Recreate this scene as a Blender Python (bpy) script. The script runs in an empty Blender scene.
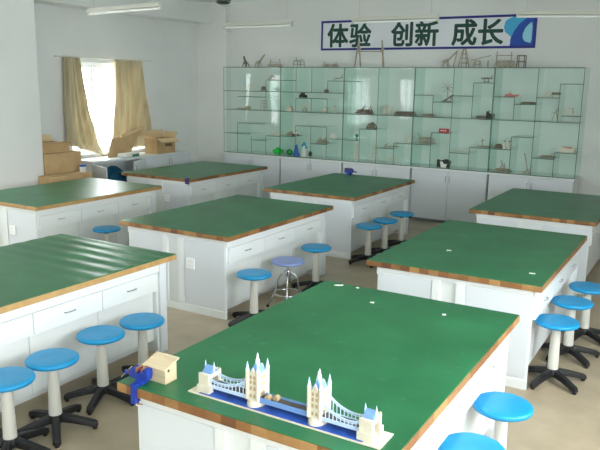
import bpy, bmesh, math, random
from mathutils import Vector, Matrix

random.seed(7)
sc = bpy.context.scene
col = sc.collection
PI = math.pi

# ------------------------------------------------------------------ camera
cam = bpy.data.cameras.new('camera')
cam.sensor_width = 36.0
cam.lens = 685.89 / 600.0 * 36.0
cam.clip_start = 0.05
camo = bpy.data.objects.new('camera', cam)
col.objects.link(camo)
yaw, pit, rol = -0.5333, 0.2019, 0.0164
s_, c_ = math.sin, math.cos
fw = Vector((s_(yaw) * c_(pit), c_(yaw) * c_(pit), -s_(pit)))
r0 = Vector((c_(yaw), -s_(yaw), 0))
u0 = r0.cross(fw)
rr = r0 * c_(rol) + u0 * s_(rol)
uu = -r0 * s_(rol) + u0 * c_(rol)
m = Matrix(((rr.x, uu.x, -fw.x, 2.1917), (rr.y, uu.y, -fw.y, -2.0639), (rr.z, uu.z, -fw.z, 2.1), (0, 0, 0, 1)))
camo.matrix_world = m
sc.camera = camo

# ------------------------------------------------------------------ view + daylight
sc.view_settings.view_transform = 'Standard'
sc.view_settings.look = 'None'
sc.view_settings.gamma = 1.0
sc.view_settings.use_curve_mapping = False
sc.view_settings.exposure = 1.15
world = bpy.data.worlds.new('overcast_sky')
sc.world = world
world.use_nodes = True
bg = world.node_tree.nodes['Background']
bg.inputs[0].default_value = (0.95, 0.975, 1.0, 1)
bg.inputs[1].default_value = 6.5
sc.cycles.transparent_max_bounces = 48
sc.cycles.max_bounces = 14
sc.cycles.diffuse_bounces = 6

ROOM = dict(x0=-6.4, x1=3.4, y0=-4.2, yb=8.64, ya=8.64, zc=3.6)
WIN_LEFT = [(5.42, 7.02, 0.95, 2.39), (-2.9, -0.9, 0.95, 2.39), (0.5, 2.5, 0.95, 2.39)]
WIN_RIGHT = [(-3.7, -1.3, 0.9, 2.9), (-0.9, 2.6, 0.9, 2.9)]


def portal(name, loc, rot, sx, sy):
    l = bpy.data.lights.new(name, 'AREA')
    l.shape = 'RECTANGLE'
    l.size, l.size_y = sx, sy
    l.cycles.is_portal = True
    o = bpy.data.objects.new(name, l)
    col.objects.link(o)
    o.location = loc
    o.rotation_euler = rot
    return o


for (a, b, z0, z1) in WIN_LEFT:
    portal('window_daylight', (ROOM['x0'] - 0.26, (a + b) / 2, (z0 + z1) / 2), (0, -PI / 2, 0), z1 - z0, b - a)
for (a, b, z0, z1) in WIN_RIGHT:
    portal('window_daylight', (ROOM['x1'] + 0.26, (a + b) / 2, (z0 + z1) / 2), (0, PI / 2, 0), z1 - z0, b - a)


# ------------------------------------------------------------------ materials
def lin(c):
    out = []
    for v in c[:3]:
        v = v / 255.0
        out.append(v / 12.92 if v <= 0.04045 else ((v + 0.055) / 1.055) ** 2.4)
    return tuple(out) + (1.0,)


MATS = {}


def mat(name, rgb, rough=0.5, metal=0.0, var=0.0, scale=6.0, bump=0.0, bscale=40.0, spec=0.5, rgb2=None, stretch=None, rvar=0.0):
    if name in MATS:
        return MATS[name]
    mt = bpy.data.materials.new(name)
    mt.use_nodes = True
    nt = mt.node_tree
    b = nt.nodes['Principled BSDF']
    b.inputs['Base Color'].default_value = lin(rgb)
    b.inputs['Roughness'].default_value = rough
    b.inputs['Metallic'].default_value = metal
    b.inputs['Specular IOR Level'].default_value = spec
    tc = nt.nodes.new('ShaderNodeTexCoord')
    src = tc.outputs['Object']
    if stretch:
        mp = nt.nodes.new('ShaderNodeMapping')
        mp.inputs['Scale'].default_value = stretch
        nt.links.new(src, mp.inputs['Vector'])
        src = mp.outputs['Vector']
    if var > 0 or rgb2:
        n = nt.nodes.new('ShaderNodeTexNoise')
        n.inputs['Scale'].default_value = scale
        n.inputs['Detail'].default_value = 5
        nt.links.new(src, n.inputs['Vector'])
        rp = nt.nodes.new('ShaderNodeValToRGB')
        rp.color_ramp.elements[0].position = 0.3
        rp.color_ramp.elements[1].position = 0.7
        if rgb2:
            rp.color_ramp.elements[0].color = lin(rgb)
            rp.color_ramp.elements[1].color = lin(rgb2)
        else:
            rp.color_ramp.elements[0].color = lin([max(0, v * (1 - var)) for v in rgb])
            rp.color_ramp.elements[1].color = lin([min(255, v * (1 + var)) for v in rgb])
        nt.links.new(n.outputs['Fac'], rp.inputs['Fac'])
        nt.links.new(rp.outputs['Color'], b.inputs['Base Color'])
        if rvar:
            mr = nt.nodes.new('ShaderNodeMapRange')
            mr.inputs['To Min'].default_value = rough - rvar
            mr.inputs['To Max'].default_value = rough + rvar
            nt.links.new(n.outputs['Fac'], mr.inputs['Value'])
            nt.links.new(mr.outputs['Result'], b.inputs['Roughness'])
    if bump > 0:
        n2 = nt.nodes.new('ShaderNodeTexNoise')
        n2.inputs['Scale'].default_value = bscale
        n2.inputs['Detail'].default_value = 3
        nt.links.new(src, n2.inputs['Vector'])
        bp = nt.nodes.new('ShaderNodeBump')
        bp.inputs['Strength'].default_value = bump
        bp.inputs['Distance'].default_value = 0.01
        nt.links.new(n2.outputs['Fac'], bp.inputs['Height'])
        nt.links.new(bp.outputs['Normal'], b.inputs['Normal'])
    MATS[name] = mt
    return mt


def glass_mat(name, tint, refl=0.08):
    mt = bpy.data.materials.new(name)
    mt.use_nodes = True
    nt = mt.node_tree
    nt.nodes.clear()
    out = nt.nodes.new('ShaderNodeOutputMaterial')
    tr = nt.nodes.new('ShaderNodeBsdfTransparent')
    tr.inputs[0].default_value = tint
    gl = nt.nodes.new('ShaderNodeBsdfGlossy')
    gl.inputs['Roughness'].default_value = 0.02
    fr = nt.nodes.new('ShaderNodeFresnel')
    fr.inputs['IOR'].default_value = 1.5
    mx = nt.nodes.new('ShaderNodeMixShader')
    # reflect at the front face only, so that the inner faces never go fully mirror-like
    ge = nt.nodes.new('ShaderNodeNewGeometry')
    inv = nt.nodes.new('ShaderNodeMath')
    inv.operation = 'SUBTRACT'
    inv.inputs[0].default_value = 1.0
    nt.links.new(ge.outputs['Backfacing'], inv.inputs[1])
    mul = nt.nodes.new('ShaderNodeMath')
    mul.operation = 'MULTIPLY'
    nt.links.new(fr.outputs[0], mul.inputs[0])
    nt.links.new(inv.outputs[0], mul.inputs[1])
    nt.links.new(mul.outputs[0], mx.inputs[0])
    nt.links.new(tr.outputs[0], mx.inputs[1])
    nt.links.new(gl.outputs[0], mx.inputs[2])
    nt.links.new(mx.outputs[0], out.inputs[0])
    MATS[name] = mt
    return mt


def cloth_mat(name, rgb, rgb2, trans=0.4):
    mt = bpy.data.materials.new(name)
    mt.use_nodes = True
    nt = mt.node_tree
    b = nt.nodes['Principled BSDF']
    out = nt.nodes['Material Output']
    tc = nt.nodes.new('ShaderNodeTexCoord')
    mp = nt.nodes.new('ShaderNodeMapping')
    mp.inputs['Scale'].default_value = (1, 9, 0.6)
    n = nt.nodes.new('ShaderNodeTexNoise')
    n.inputs['Scale'].default_value = 3
    rp = nt.nodes.new('ShaderNodeValToRGB')
    rp.color_ramp.elements[0].color = lin(rgb)
    rp.color_ramp.elements[1].color = lin(rgb2)
    rp.color_ramp.elements[0].position = 0.35
    rp.color_ramp.elements[1].position = 0.65
    nt.links.new(tc.outputs['Object'], mp.inputs['Vector'])
    nt.links.new(mp.outputs[0], n.inputs['Vector'])
    nt.links.new(n.outputs['Fac'], rp.inputs['Fac'])
    nt.links.new(rp.outputs['Color'], b.inputs['Base Color'])
    b.inputs['Roughness'].default_value = 0.9
    t = nt.nodes.new('ShaderNodeBsdfTranslucent')
    nt.links.new(rp.outputs['Color'], t.inputs['Color'])
    mx = nt.nodes.new('ShaderNodeMixShader')
    mx.inputs[0].default_value = trans
    nt.links.new(b.outputs[0], mx.inputs[1])
    nt.links.new(t.outputs[0], mx.inputs[2])
    nt.links.new(mx.outputs[0], out.inputs[0])
    MATS[name] = mt
    return mt


def laminated_wood(name, tones, step=0.14):
    """butcher block edge: blocks of different tones along x and y, fine grain inside"""
    mt = bpy.data.materials.new(name)
    mt.use_nodes = True
    nt = mt.node_tree
    b = nt.nodes['Principled BSDF']
    tc = nt.nodes.new('ShaderNodeTexCoord')
    mp = nt.nodes.new('ShaderNodeVectorMath')
    mp.operation = 'MULTIPLY'
    mp.inputs[1].default_value = (1 / step, 1 / (step * 2.2), 0)
    fl = nt.nodes.new('ShaderNodeVectorMath')
    fl.operation = 'FLOOR'
    wn = nt.nodes.new('ShaderNodeTexWhiteNoise')
    wn.noise_dimensions = '3D'
    oi = nt.nodes.new('ShaderNodeObjectInfo')
    ad = nt.nodes.new('ShaderNodeVectorMath')
    ad.operation = 'ADD'
    rp = nt.nodes.new('ShaderNodeValToRGB')
    cr = rp.color_ramp
    while len(cr.elements) < len(tones):
        cr.elements.new(0.5)
    for i, t in enumerate(tones):
        cr.elements[i].position = i / (len(tones) - 1)
        cr.elements[i].color = lin(t)
    n = nt.nodes.new('ShaderNodeTexNoise')
    n.inputs['Scale'].default_value = 18
    n.inputs['Detail'].default_value = 4
    mixn = nt.nodes.new('ShaderNodeMix')
    mixn.data_type = 'RGBA'
    mixn.blend_type = 'MULTIPLY'
    mixn.inputs['Factor'].default_value = 0.45
    nt.links.new(tc.outputs['Object'], mp.inputs[0])
    nt.links.new(mp.outputs[0], fl.inputs[0])
    nt.links.new(fl.outputs[0], ad.inputs[0])
    nt.links.new(oi.outputs['Random'], ad.inputs[1])
    nt.links.new(ad.outputs[0], wn.inputs['Vector'])
    nt.links.new(wn.outputs['Value'], rp.inputs['Fac'])
    nt.links.new(tc.outputs['Object'], n.inputs['Vector'])
    nt.links.new(rp.outputs['Color'], mixn.inputs['A'])
    nt.links.new(n.outputs['Fac'], mixn.inputs['B'])
    nt.links.new(mixn.outputs['Result'], b.inputs['Base Color'])
    b.inputs['Roughness'].default_value = 0.55
    MATS[name] = mt
    return mt


def mat_mat():
    """green rubber sheet with pale scuffs and darker smudges"""
    mt = bpy.data.materials.new('green_rubber')
    mt.use_nodes = True
    nt = mt.node_tree
    b = nt.nodes['Principled BSDF']
    tc = nt.nodes.new('ShaderNodeTexCoord')
    oi = nt.nodes.new('ShaderNodeObjectInfo')
    va = nt.nodes.new('ShaderNodeVectorMath')
    va.operation = 'MULTIPLY_ADD'
    va.inputs[1].default_value = (1, 1, 1)
    sc_ = nt.nodes.new('ShaderNodeVectorMath')
    sc_.operation = 'SCALE'
    sc_.inputs[0].default_value = (37.0, 21.0, 11.0)
    nt.links.new(oi.outputs['Random'], sc_.inputs['Scale'])
    nt.links.new(tc.outputs['Object'], va.inputs[0])
    nt.links.new(sc_.outputs[0], va.inputs[2])
    n = nt.nodes.new('ShaderNodeTexNoise')
    n.inputs['Scale'].default_value = 3.2
    n.inputs['Detail'].default_value = 6
    nt.links.new(va.outputs[0], n.inputs['Vector'])
    rp = nt.nodes.new('ShaderNodeValToRGB')
    rp.color_ramp.elements[0].position = 0.3
    rp.color_ramp.elements[0].color = lin((26, 93, 56))
    rp.color_ramp.elements[1].position = 0.72
    rp.color_ramp.elements[1].color = lin((39, 114, 71))
    nt.links.new(n.outputs['Fac'], rp.inputs['Fac'])
    n2 = nt.nodes.new('ShaderNodeTexNoise')
    n2.inputs['Scale'].default_value = 11
    n2.inputs['Detail'].default_value = 8
    n2.inputs['Roughness'].default_value = 0.7
    nt.links.new(va.outputs[0], n2.inputs['Vector'])
    rp2 = nt.nodes.new('ShaderNodeValToRGB')
    rp2.color_ramp.elements[0].position = 0.6
    rp2.color_ramp.elements[0].color = (0, 0, 0, 1)
    rp2.color_ramp.elements[1].position = 0.74
    rp2.color_ramp.elements[1].color = (0.4, 0.4, 0.4, 1)
    nt.links.new(n2.outputs['Fac'], rp2.inputs['Fac'])
    mx = nt.nodes.new('ShaderNodeMix')
    mx.data_type = 'RGBA'
    nt.links.new(rp2.outputs['Color'], mx.inputs['Factor'])
    nt.links.new(rp.outputs['Color'], mx.inputs['A'])
    mx.inputs['B'].default_value = lin((120, 164, 130))
    nt.links.new(mx.outputs['Result'], b.inputs['Base Color'])
    b.inputs['Roughness'].default_value = 0.36
    b.inputs['Specular IOR Level'].default_value = 0.5
    MATS['mat'] = mt
    return mt


mat('wall', (228, 229, 228), 0.85, var=0.015, scale=1.3, bump=0.08, bscale=60)
mat('ceil', (222, 228, 224), 0.9)
mat('floor', (180, 164, 139), 0.34, rgb2=(158, 144, 121), scale=3.0, rvar=0.06, bump=0.02, bscale=20)
mat('lam', (226, 230, 230), 0.42, var=0.01, scale=2)
mat('panel', (215, 220, 225), 0.45)
mat('dark', (30, 30, 32), 0.6)
mat('handle', (168, 170, 172), 0.35, metal=0.3)
mat('chrome', (200, 200, 205), 0.15, metal=1.0)
mat('seat_blue', (10, 140, 196), 0.38, var=0.04, scale=9)
mat('seat_lilac', (132, 150, 205), 0.42, var=0.03)
mat('column', (206, 204, 196), 0.4)
mat('black_plastic', (26, 26, 28), 0.5)
mat('socket', (246, 248, 248), 0.35)
mat('alu', (236, 240, 242), 0.4)
mat('grey_gap', (110, 116, 118), 0.6)
mat('card', (198, 168, 126), 0.85, rgb2=(184, 152, 110), scale=5)
mat('card_in', (222, 194, 152), 0.85)
mat('card_tape', (206, 176, 126), 0.4)
mat('ink', (120, 92, 64), 0.9)
mat('lamp_white', (198, 198, 188), 0.45)
mat('lamp_tube', (232, 234, 230), 0.3)
mat('fan_grey', (196, 202, 200), 0.4)
mat('fan_dark', (60, 62, 62), 0.4)
mat('glass_edge', (40, 78, 68), 0.3)
mat('stick', (188, 178, 160), 0.8, rgb2=(150, 138, 120), scale=12)
mat('stick_pale', (220, 212, 194), 0.8, var=0.05)
mat('stick_dark', (124, 114, 102), 0.8, var=0.08)
mat('cream', (214, 205, 186), 0.7, var=0.03, scale=30)
mat('cream_dark', (176, 156, 120), 0.8)
mat('ply', (210, 192, 162), 0.7, rgb2=(198, 178, 146), scale=8, stretch=(1, 6, 6))
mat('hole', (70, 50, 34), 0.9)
mat('river', (44, 84, 172), 0.45, var=0.12, scale=30)
mat('paper_blue', (112, 150, 206), 0.6)
mat('paper_lightblue', (198, 216, 240), 0.6)
mat('road', (80, 76, 74), 0.8)
mat('vise_blue', (24, 54, 146), 0.35, var=0.1, scale=20)
mat('vise_violet', (46, 42, 104), 0.4)
mat('rust', (150, 96, 70), 0.6, metal=0.3, var=0.2, scale=30)
mat('sign_white', (226, 230, 236), 0.5)
mat('sign_blue', (28, 36, 128), 0.5)
mat('sign_green', (8, 66, 52), 0.5)
mat('sign_cyan', (64, 170, 220), 0.5)
mat('sign_royal', (18, 72, 170), 0.5)
mat('sign_pale', (150, 214, 232), 0.5)
mat('green_bag', (28, 196, 62), 0.35, var=0.15, scale=14)
mat('green_dark', (24, 140, 66), 0.4)
mat('blue_toy', (26, 96, 190), 0.4)
mat('teal_toy', (50, 150, 180), 0.4)
mat('red_toy', (196, 38, 44), 0.4)
mat('pink_toy', (206, 130, 120), 0.5)
mat('white_toy', (232, 230, 224), 0.5)
mat('black_toy', (36, 34, 36), 0.5)
mat('teal_bag', (18, 110, 146), 0.35, rgb2=(10, 70, 100), scale=9)
mat('book_green', (58, 120, 104), 0.6)
mat('curt_rod', (216, 214, 206), 0.4)
glass_mat('glass', (0.956, 0.996, 0.981, 1))
glass_mat('pane', (0.97, 0.985, 0.98, 1))
cloth_mat('curtain', (196, 184, 152), (216, 206, 178), 0.2)
laminated_wood('wood_edge', [(112, 70, 40), (168, 118, 68), (136, 90, 50), (188, 144, 90), (124, 80, 46)], 0.075)
laminated_wood('wood_edge_pale', [(196, 154, 98), (206, 168, 112), (186, 142, 86)], 0.5)
mat_mat()


# ------------------------------------------------------------------ mesh builder
class MB:
    def __init__(s):
        s.v, s.f, s.mi = [], [], []

    def add(s, vs, fs, mi=0):
        o = len(s.v)
        s.v += [tuple(v) for v in vs]
        for f in fs:
            s.f.append(tuple(i + o for i in f))
            s.mi.append(mi)
        return s

    def box(s, x0, x1, y0, y1, z0, z1, mi=0):
        vs = [(x0, y0, z0), (x1, y0, z0), (x1, y1, z0), (x0, y1, z0), (x0, y0, z1), (x1, y0, z1), (x1, y1, z1), (x0, y1, z1)]
        return s.add(vs, [(0, 3, 2, 1), (4, 5, 6, 7), (0, 1, 5, 4), (1, 2, 6, 5), (2, 3, 7, 6), (3, 0, 4, 7)], mi)

    def bar(s, p, q, w, h=None, mi=0, n=4, w2=None):
        """straight bar from p to q with n sides"""
        p, q = Vector(p), Vector(q)
        d = (q - p).normalized()
        a = Vector((0, 0, 1)) if abs(d.z) < 0.9 else Vector((1, 0, 0))
        x = d.cross(a).normalized()
        y = x.cross(d).normalized()
        h = h or w
        k2 = (w2 / w) if w2 else 1.0
        vs = []
        off = PI / 4 if n == 4 else 0
        rad = math.sqrt(2) if n == 4 else 1
        for P, k in ((p, 1.0), (q, k2)):
            for i in range(n):
                t = 2 * PI * i / n + off
                vs.append(P + x * (c_(t) * w * 0.5 * rad * k) + y * (s_(t) * h * 0.5 * rad * k))
        fs = [(i, (i + 1) % n, n + (i + 1) % n, n + i) for i in range(n)]
        fs += [tuple(range(n - 1, -1, -1)), tuple(range(n, 2 * n))]
        return s.add(vs, fs, mi)

    def tube(s, pts, r, n=8, mi=0, closed=False):
        pts = [Vector(p) for p in pts]
        N = len(pts)
        vs = []
        prev = None
        for i, P in enumerate(pts):
            if closed:
                d = (pts[(i + 1) % N] - pts[i - 1]).normalized()
            else:
                d = (pts[min(i + 1, N - 1)] - pts[max(i - 1, 0)]).normalized()
            a = Vector((0, 0, 1)) if abs(d.z) < 0.95 else Vector((1, 0, 0))
            if prev is not None:
                x = (prev - d * prev.dot(d)).normalized()
            else:
                x = d.cross(a).normalized()
            prev = x
            y = d.cross(x)
            R = r[i] if isinstance(r, (list, tuple)) else r
            for k in range(n):
                t = 2 * PI * k / n
                vs.append(P + x * c_(t) * R + y * s_(t) * R)
        fs = []
        for i in range(N if closed else N - 1):
            j = (i + 1) % N
            for k in range(n):
                k2 = (k + 1) % n
                fs.append((i * n + k, i * n + k2, j * n + k2, j * n + k))
        if not closed:
            fs += [tuple(range(n - 1, -1, -1)), tuple((N - 1) * n + k for k in range(n))]
        return s.add(vs, fs, mi)

    def lathe(s, prof, n=24, c=(0, 0, 0), mi=0):
        """prof: list of (r,z) from bottom to top; caps when r>0 at the ends"""
        vs, fs = [], []
        for (r, z) in prof:
            for k in range(n):
                t = 2 * PI * k / n
                vs.append((c[0] + r * c_(t), c[1] + r * s_(t), c[2] + z))
        for i in range(len(prof) - 1):
            for k in range(n):
                k2 = (k + 1) % n
                fs.append((i * n + k, i * n + k2, (i + 1) * n + k2, (i + 1) * n + k))
        fs.append(tuple(range(n - 1, -1, -1)))
        fs.append(tuple((len(prof) - 1) * n + k for k in range(n)))
        return s.add(vs, fs, mi)

    def prism(s, poly, axis, a, b, mi=0):
        """extrude a 2D polygon along axis ('x','y','z') from a to b"""
        def P(u, v, w):
            return {'x': (w, u, v), 'y': (u, w, v), 'z': (u, v, w)}[axis]
        n = len(poly)
        vs = [P(u, v, a) for u, v in poly] + [P(u, v, b) for u, v in poly]
        fs = [(i, (i + 1) % n, n + (i + 1) % n, n + i) for i in range(n)]
        fs += [tuple(range(n - 1, -1, -1)), tuple(range(n, 2 * n))]
        return s.add(vs, fs, mi)

    def build(s, name, mats, parent=None, bevel=0.0, smooth=False, loc=None, rotz=None):
        me = bpy.data.meshes.new(name)
        me.from_pydata(s.v, [], s.f)
        if not isinstance(mats, (list, tuple)):
            mats = [mats]
        for mm in mats:
            me.materials.append(MATS[mm])
        me.polygons.foreach_set('material_index', s.mi)
        bm = bmesh.new()
        bm.from_mesh(me)
        bmesh.ops.recalc_face_normals(bm, faces=bm.faces)
        if bevel > 0:
            es = [e for e in bm.edges if len(e.link_faces) == 2 and e.calc_face_angle(0) > 0.6]
            bmesh.ops.bevel(bm, geom=es, offset=bevel, segments=2, affect='EDGES', profile=0.6, clamp_overlap=True)
        bm.to_mesh(me)
        bm.free()
        if smooth:
            me.polygons.foreach_set('use_smooth', [True] * len(me.polygons))
            me.set_sharp_from_angle(angle=math.radians(40))
        o = bpy.data.objects.new(name, me)
        col.objects.link(o)
        if parent:
            o.parent = parent
        if loc is not None:
            o.location = loc
        if rotz is not None:
            o.rotation_euler = (0, 0, rotz)
        return o


def thing(name, label, cat, loc=(0, 0, 0), rotz=0.0, group=None):
    o = bpy.data.objects.new(name, None)
    o.empty_display_size = 0.1
    col.objects.link(o)
    o.location = loc
    o.rotation_euler = (0, 0, rotz)
    return tag(o, label, cat, group)


def tag(o, label, cat, group=None):
    o['label'] = label
    o['category'] = cat
    if group:
        o['group'] = group
    return o


def struct(o):
    o['kind'] = 'structure'
    return o


def kids(o):
    return list(o.children)


def copy_tree(o, parent=None):
    c = o.copy()
    col.objects.link(c)
    c.parent = parent
    for ch in CH.get(o.name, []):
        copy_tree2(ch, c)
    return c


def copy_tree2(o, parent):
    c = o.copy()
    col.objects.link(c)
    c.parent = parent
    for ch in CH.get(o.name, []):
        copy_tree2(ch, c)
    return c


CH = {}


def index_children():
    CH.clear()
    for o in bpy.data.objects:
        if o.parent:
            CH.setdefault(o.parent.name, []).append(o)


# ------------------------------------------------------------------ room shell
R = ROOM
T = 0.22
struct(MB().box(R['x0'] - T, R['x1'] + T, R['y0'] - T, R['ya'] + T, -0.2, 0).build('floor', 'floor'))
struct(MB().box(R['x0'] - T, R['x1'] + T, R['y0'] - T, R['ya'] + T, R['zc'], R['zc'] + 0.2).build('ceiling', 'ceil'))


def holed_wall(name, x0, x1, y0, y1, holes):
    b = MB()
    zc = R['zc']
    cur = y0
    for (a, c, z0, z1) in sorted(holes):
        b.box(x0, x1, cur, a, 0, zc)
        b.box(x0, x1, a, c, 0, z0)
        b.box(x0, x1, a, c, z1, zc)
        cur = c
    b.box(x0, x1, cur, y1, 0, zc)
    return struct(b.build(name, 'wall'))


holed_wall('wall_left', R['x0'] - T, R['x0'], R['y0'] - T, R['ya'] + T, WIN_LEFT)
holed_wall('wall_right', R['x1'], R['x1'] + T, R['y0'] - T, R['ya'] + T, WIN_RIGHT)
struct(MB().box(R['x0'], R['x1'], R['y0'] - T, R['y0'], 0, R['zc']).build('wall_front', 'wall'))
struct(MB().box(R['x0'], R['x1'], R['yb'], R['yb'] + T, 0, R['zc']).build('wall_back', 'wall'))
struct(MB().box(R['x0'], -5.70, 8.50, R['yb'], 0, R['zc']).build('wall_corner_column', 'wall', bevel=0.008))
struct(MB().box(R['x0'], -5.76, 3.45, 4.33, 0, R['zc']).build('wall_pillar', 'wall', bevel=0.008))
struct(MB().box(R['x0'], -6.03, R['y0'], R['ya'], 3.19, R['zc']).build('trim_1', 'wall', bevel=0.006))


def window(n, side, rect, wide):
    a, c, z0, z1 = rect
    if side == 'L':
        xa, xb, xi = R['x0'] - 0.13, R['x0'] - 0.07, R['x0']
        sgn = 1
    else:
        xa, xb, xi = R['x1'] + 0.07, R['x1'] + 0.13, R['x1']
        sgn = -1
    root = bpy.data.objects.new('window_%d' % n, None)
    col.objects.link(root)
    root.location = ((xa + xb) / 2, (a + c) / 2, z0)
    struct(root)
    L = Vector(root.location)

    def part(name, mb, m, bev=0.0):
        mb.v = [(v[0] - L.x, v[1] - L.y, v[2] - L.z) for v in mb.v]
        return mb.build(name, m, root, bevel=bev)
    fr = MB()
    w = 0.05
    fr.box(xa, xb, a, a + w, z0, z1).box(xa, xb, c - w, c, z0, z1).box(xa, xb, a + w, c - w, z0, z0 + w).box(xa, xb, a + w, c - w, z1 - w, z1)
    part('window_frame', fr, 'alu')
    k = wide
    span = (c - a - 2 * w) / k
    xm = (xa + xb) / 2
    for i in range(k):
        y0, y1 = a + w + i * span, a + w + (i + 1) * span
        s = MB()
        t = 0.035
        xo = 0.012 * (1 if i % 2 else -1)
        s.box(xm - 0.014 + xo, xm + 0.014 + xo, y0, y0 + t, z0 + w, z1 - w).box(xm - 0.014 + xo, xm + 0.014 + xo, y1 - t, y1, z0 + w, z1 - w)
        s.box(xm - 0.014 + xo, xm + 0.014 + xo, y0 + t, y1 - t, z0 + w, z0 + w + t).box(xm - 0.014 + xo, xm + 0.014 + xo, y0 + t, y1 - t, z1 - w - t, z1 - w)
        part('window_sash', s, 'alu')
        part('window_pane', MB().box(xm - 0.003 + xo, xm + 0.003 + xo, y0 + t, y1 - t, z0 + w + t, z1 - w - t), 'pane')
    x2, x3 = (xi - 0.1, xi + 0.03) if side == 'L' else (xi - 0.03, xi + 0.1)
    part('window_sill', MB().box(x2, x3, a - 0.04, c + 0.04, z0 - 0.03, z0 + 0.003), 'lam', 0.004)
    return root


window(1, 'L', WIN_LEFT[0], 3)
window(2, 'L', WIN_LEFT[1], 3)
window(3, 'L', WIN_LEFT[2], 3)
for i, w_ in enumerate(WIN_RIGHT):
    window(4 + i, 'R', w_, 4)

# ------------------------------------------------------------------ work tables
W, L, ZT = 1.316, 1.959, 0.78


def ripple_mat(w, l, z, amp):
    """thin sheet whose back part lies in soft waves across the table"""
    b = MB()
    nx, ny = 26, 120
    vs = []
    for j in range(ny + 1):
        for i in range(nx + 1):
            x = -w / 2 + w * i / nx
            y = -l / 2 + l * j / ny
            fy = max(0.0, min(1.0, (y + 0.05) / 0.5)) * max(0.0, min(1.0, (l / 2 - y) / 0.05))
            fx = 0.35 + 0.65 * (i / nx)
            ph = y * 2 * PI / 0.155 + 1.2 * x + 0.6 * s_(7 * y + 3 * x)
            vs.append((x, y, z + 0.004 + amp * (0.5 + 0.5 * s_(ph)) * fy * fx))
    fs = []
    for j in range(ny):
        for i in range(nx):
            k = j * (nx + 1) + i
            fs.append((k, k + 1, k + nx + 2, k + nx + 1))
    b.add(vs, fs)
    # skirt down to the board
    e = [i for i in range(nx + 1)] + [j * (nx + 1) + nx for j in range(1, ny + 1)] + [ny * (nx + 1) + i for i in range(nx - 1, -1, -1)] + [j * (nx + 1) for j in range(ny - 1, 0, -1)]
    vs2 = [vs[k] for k in e] + [(vs[k][0], vs[k][1], z) for k in e]
    n = len(e)
    b.add(vs2, [(i, (i + 1) % n, n + (i + 1) % n, n + i) for i in range(n)])
    return b


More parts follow.
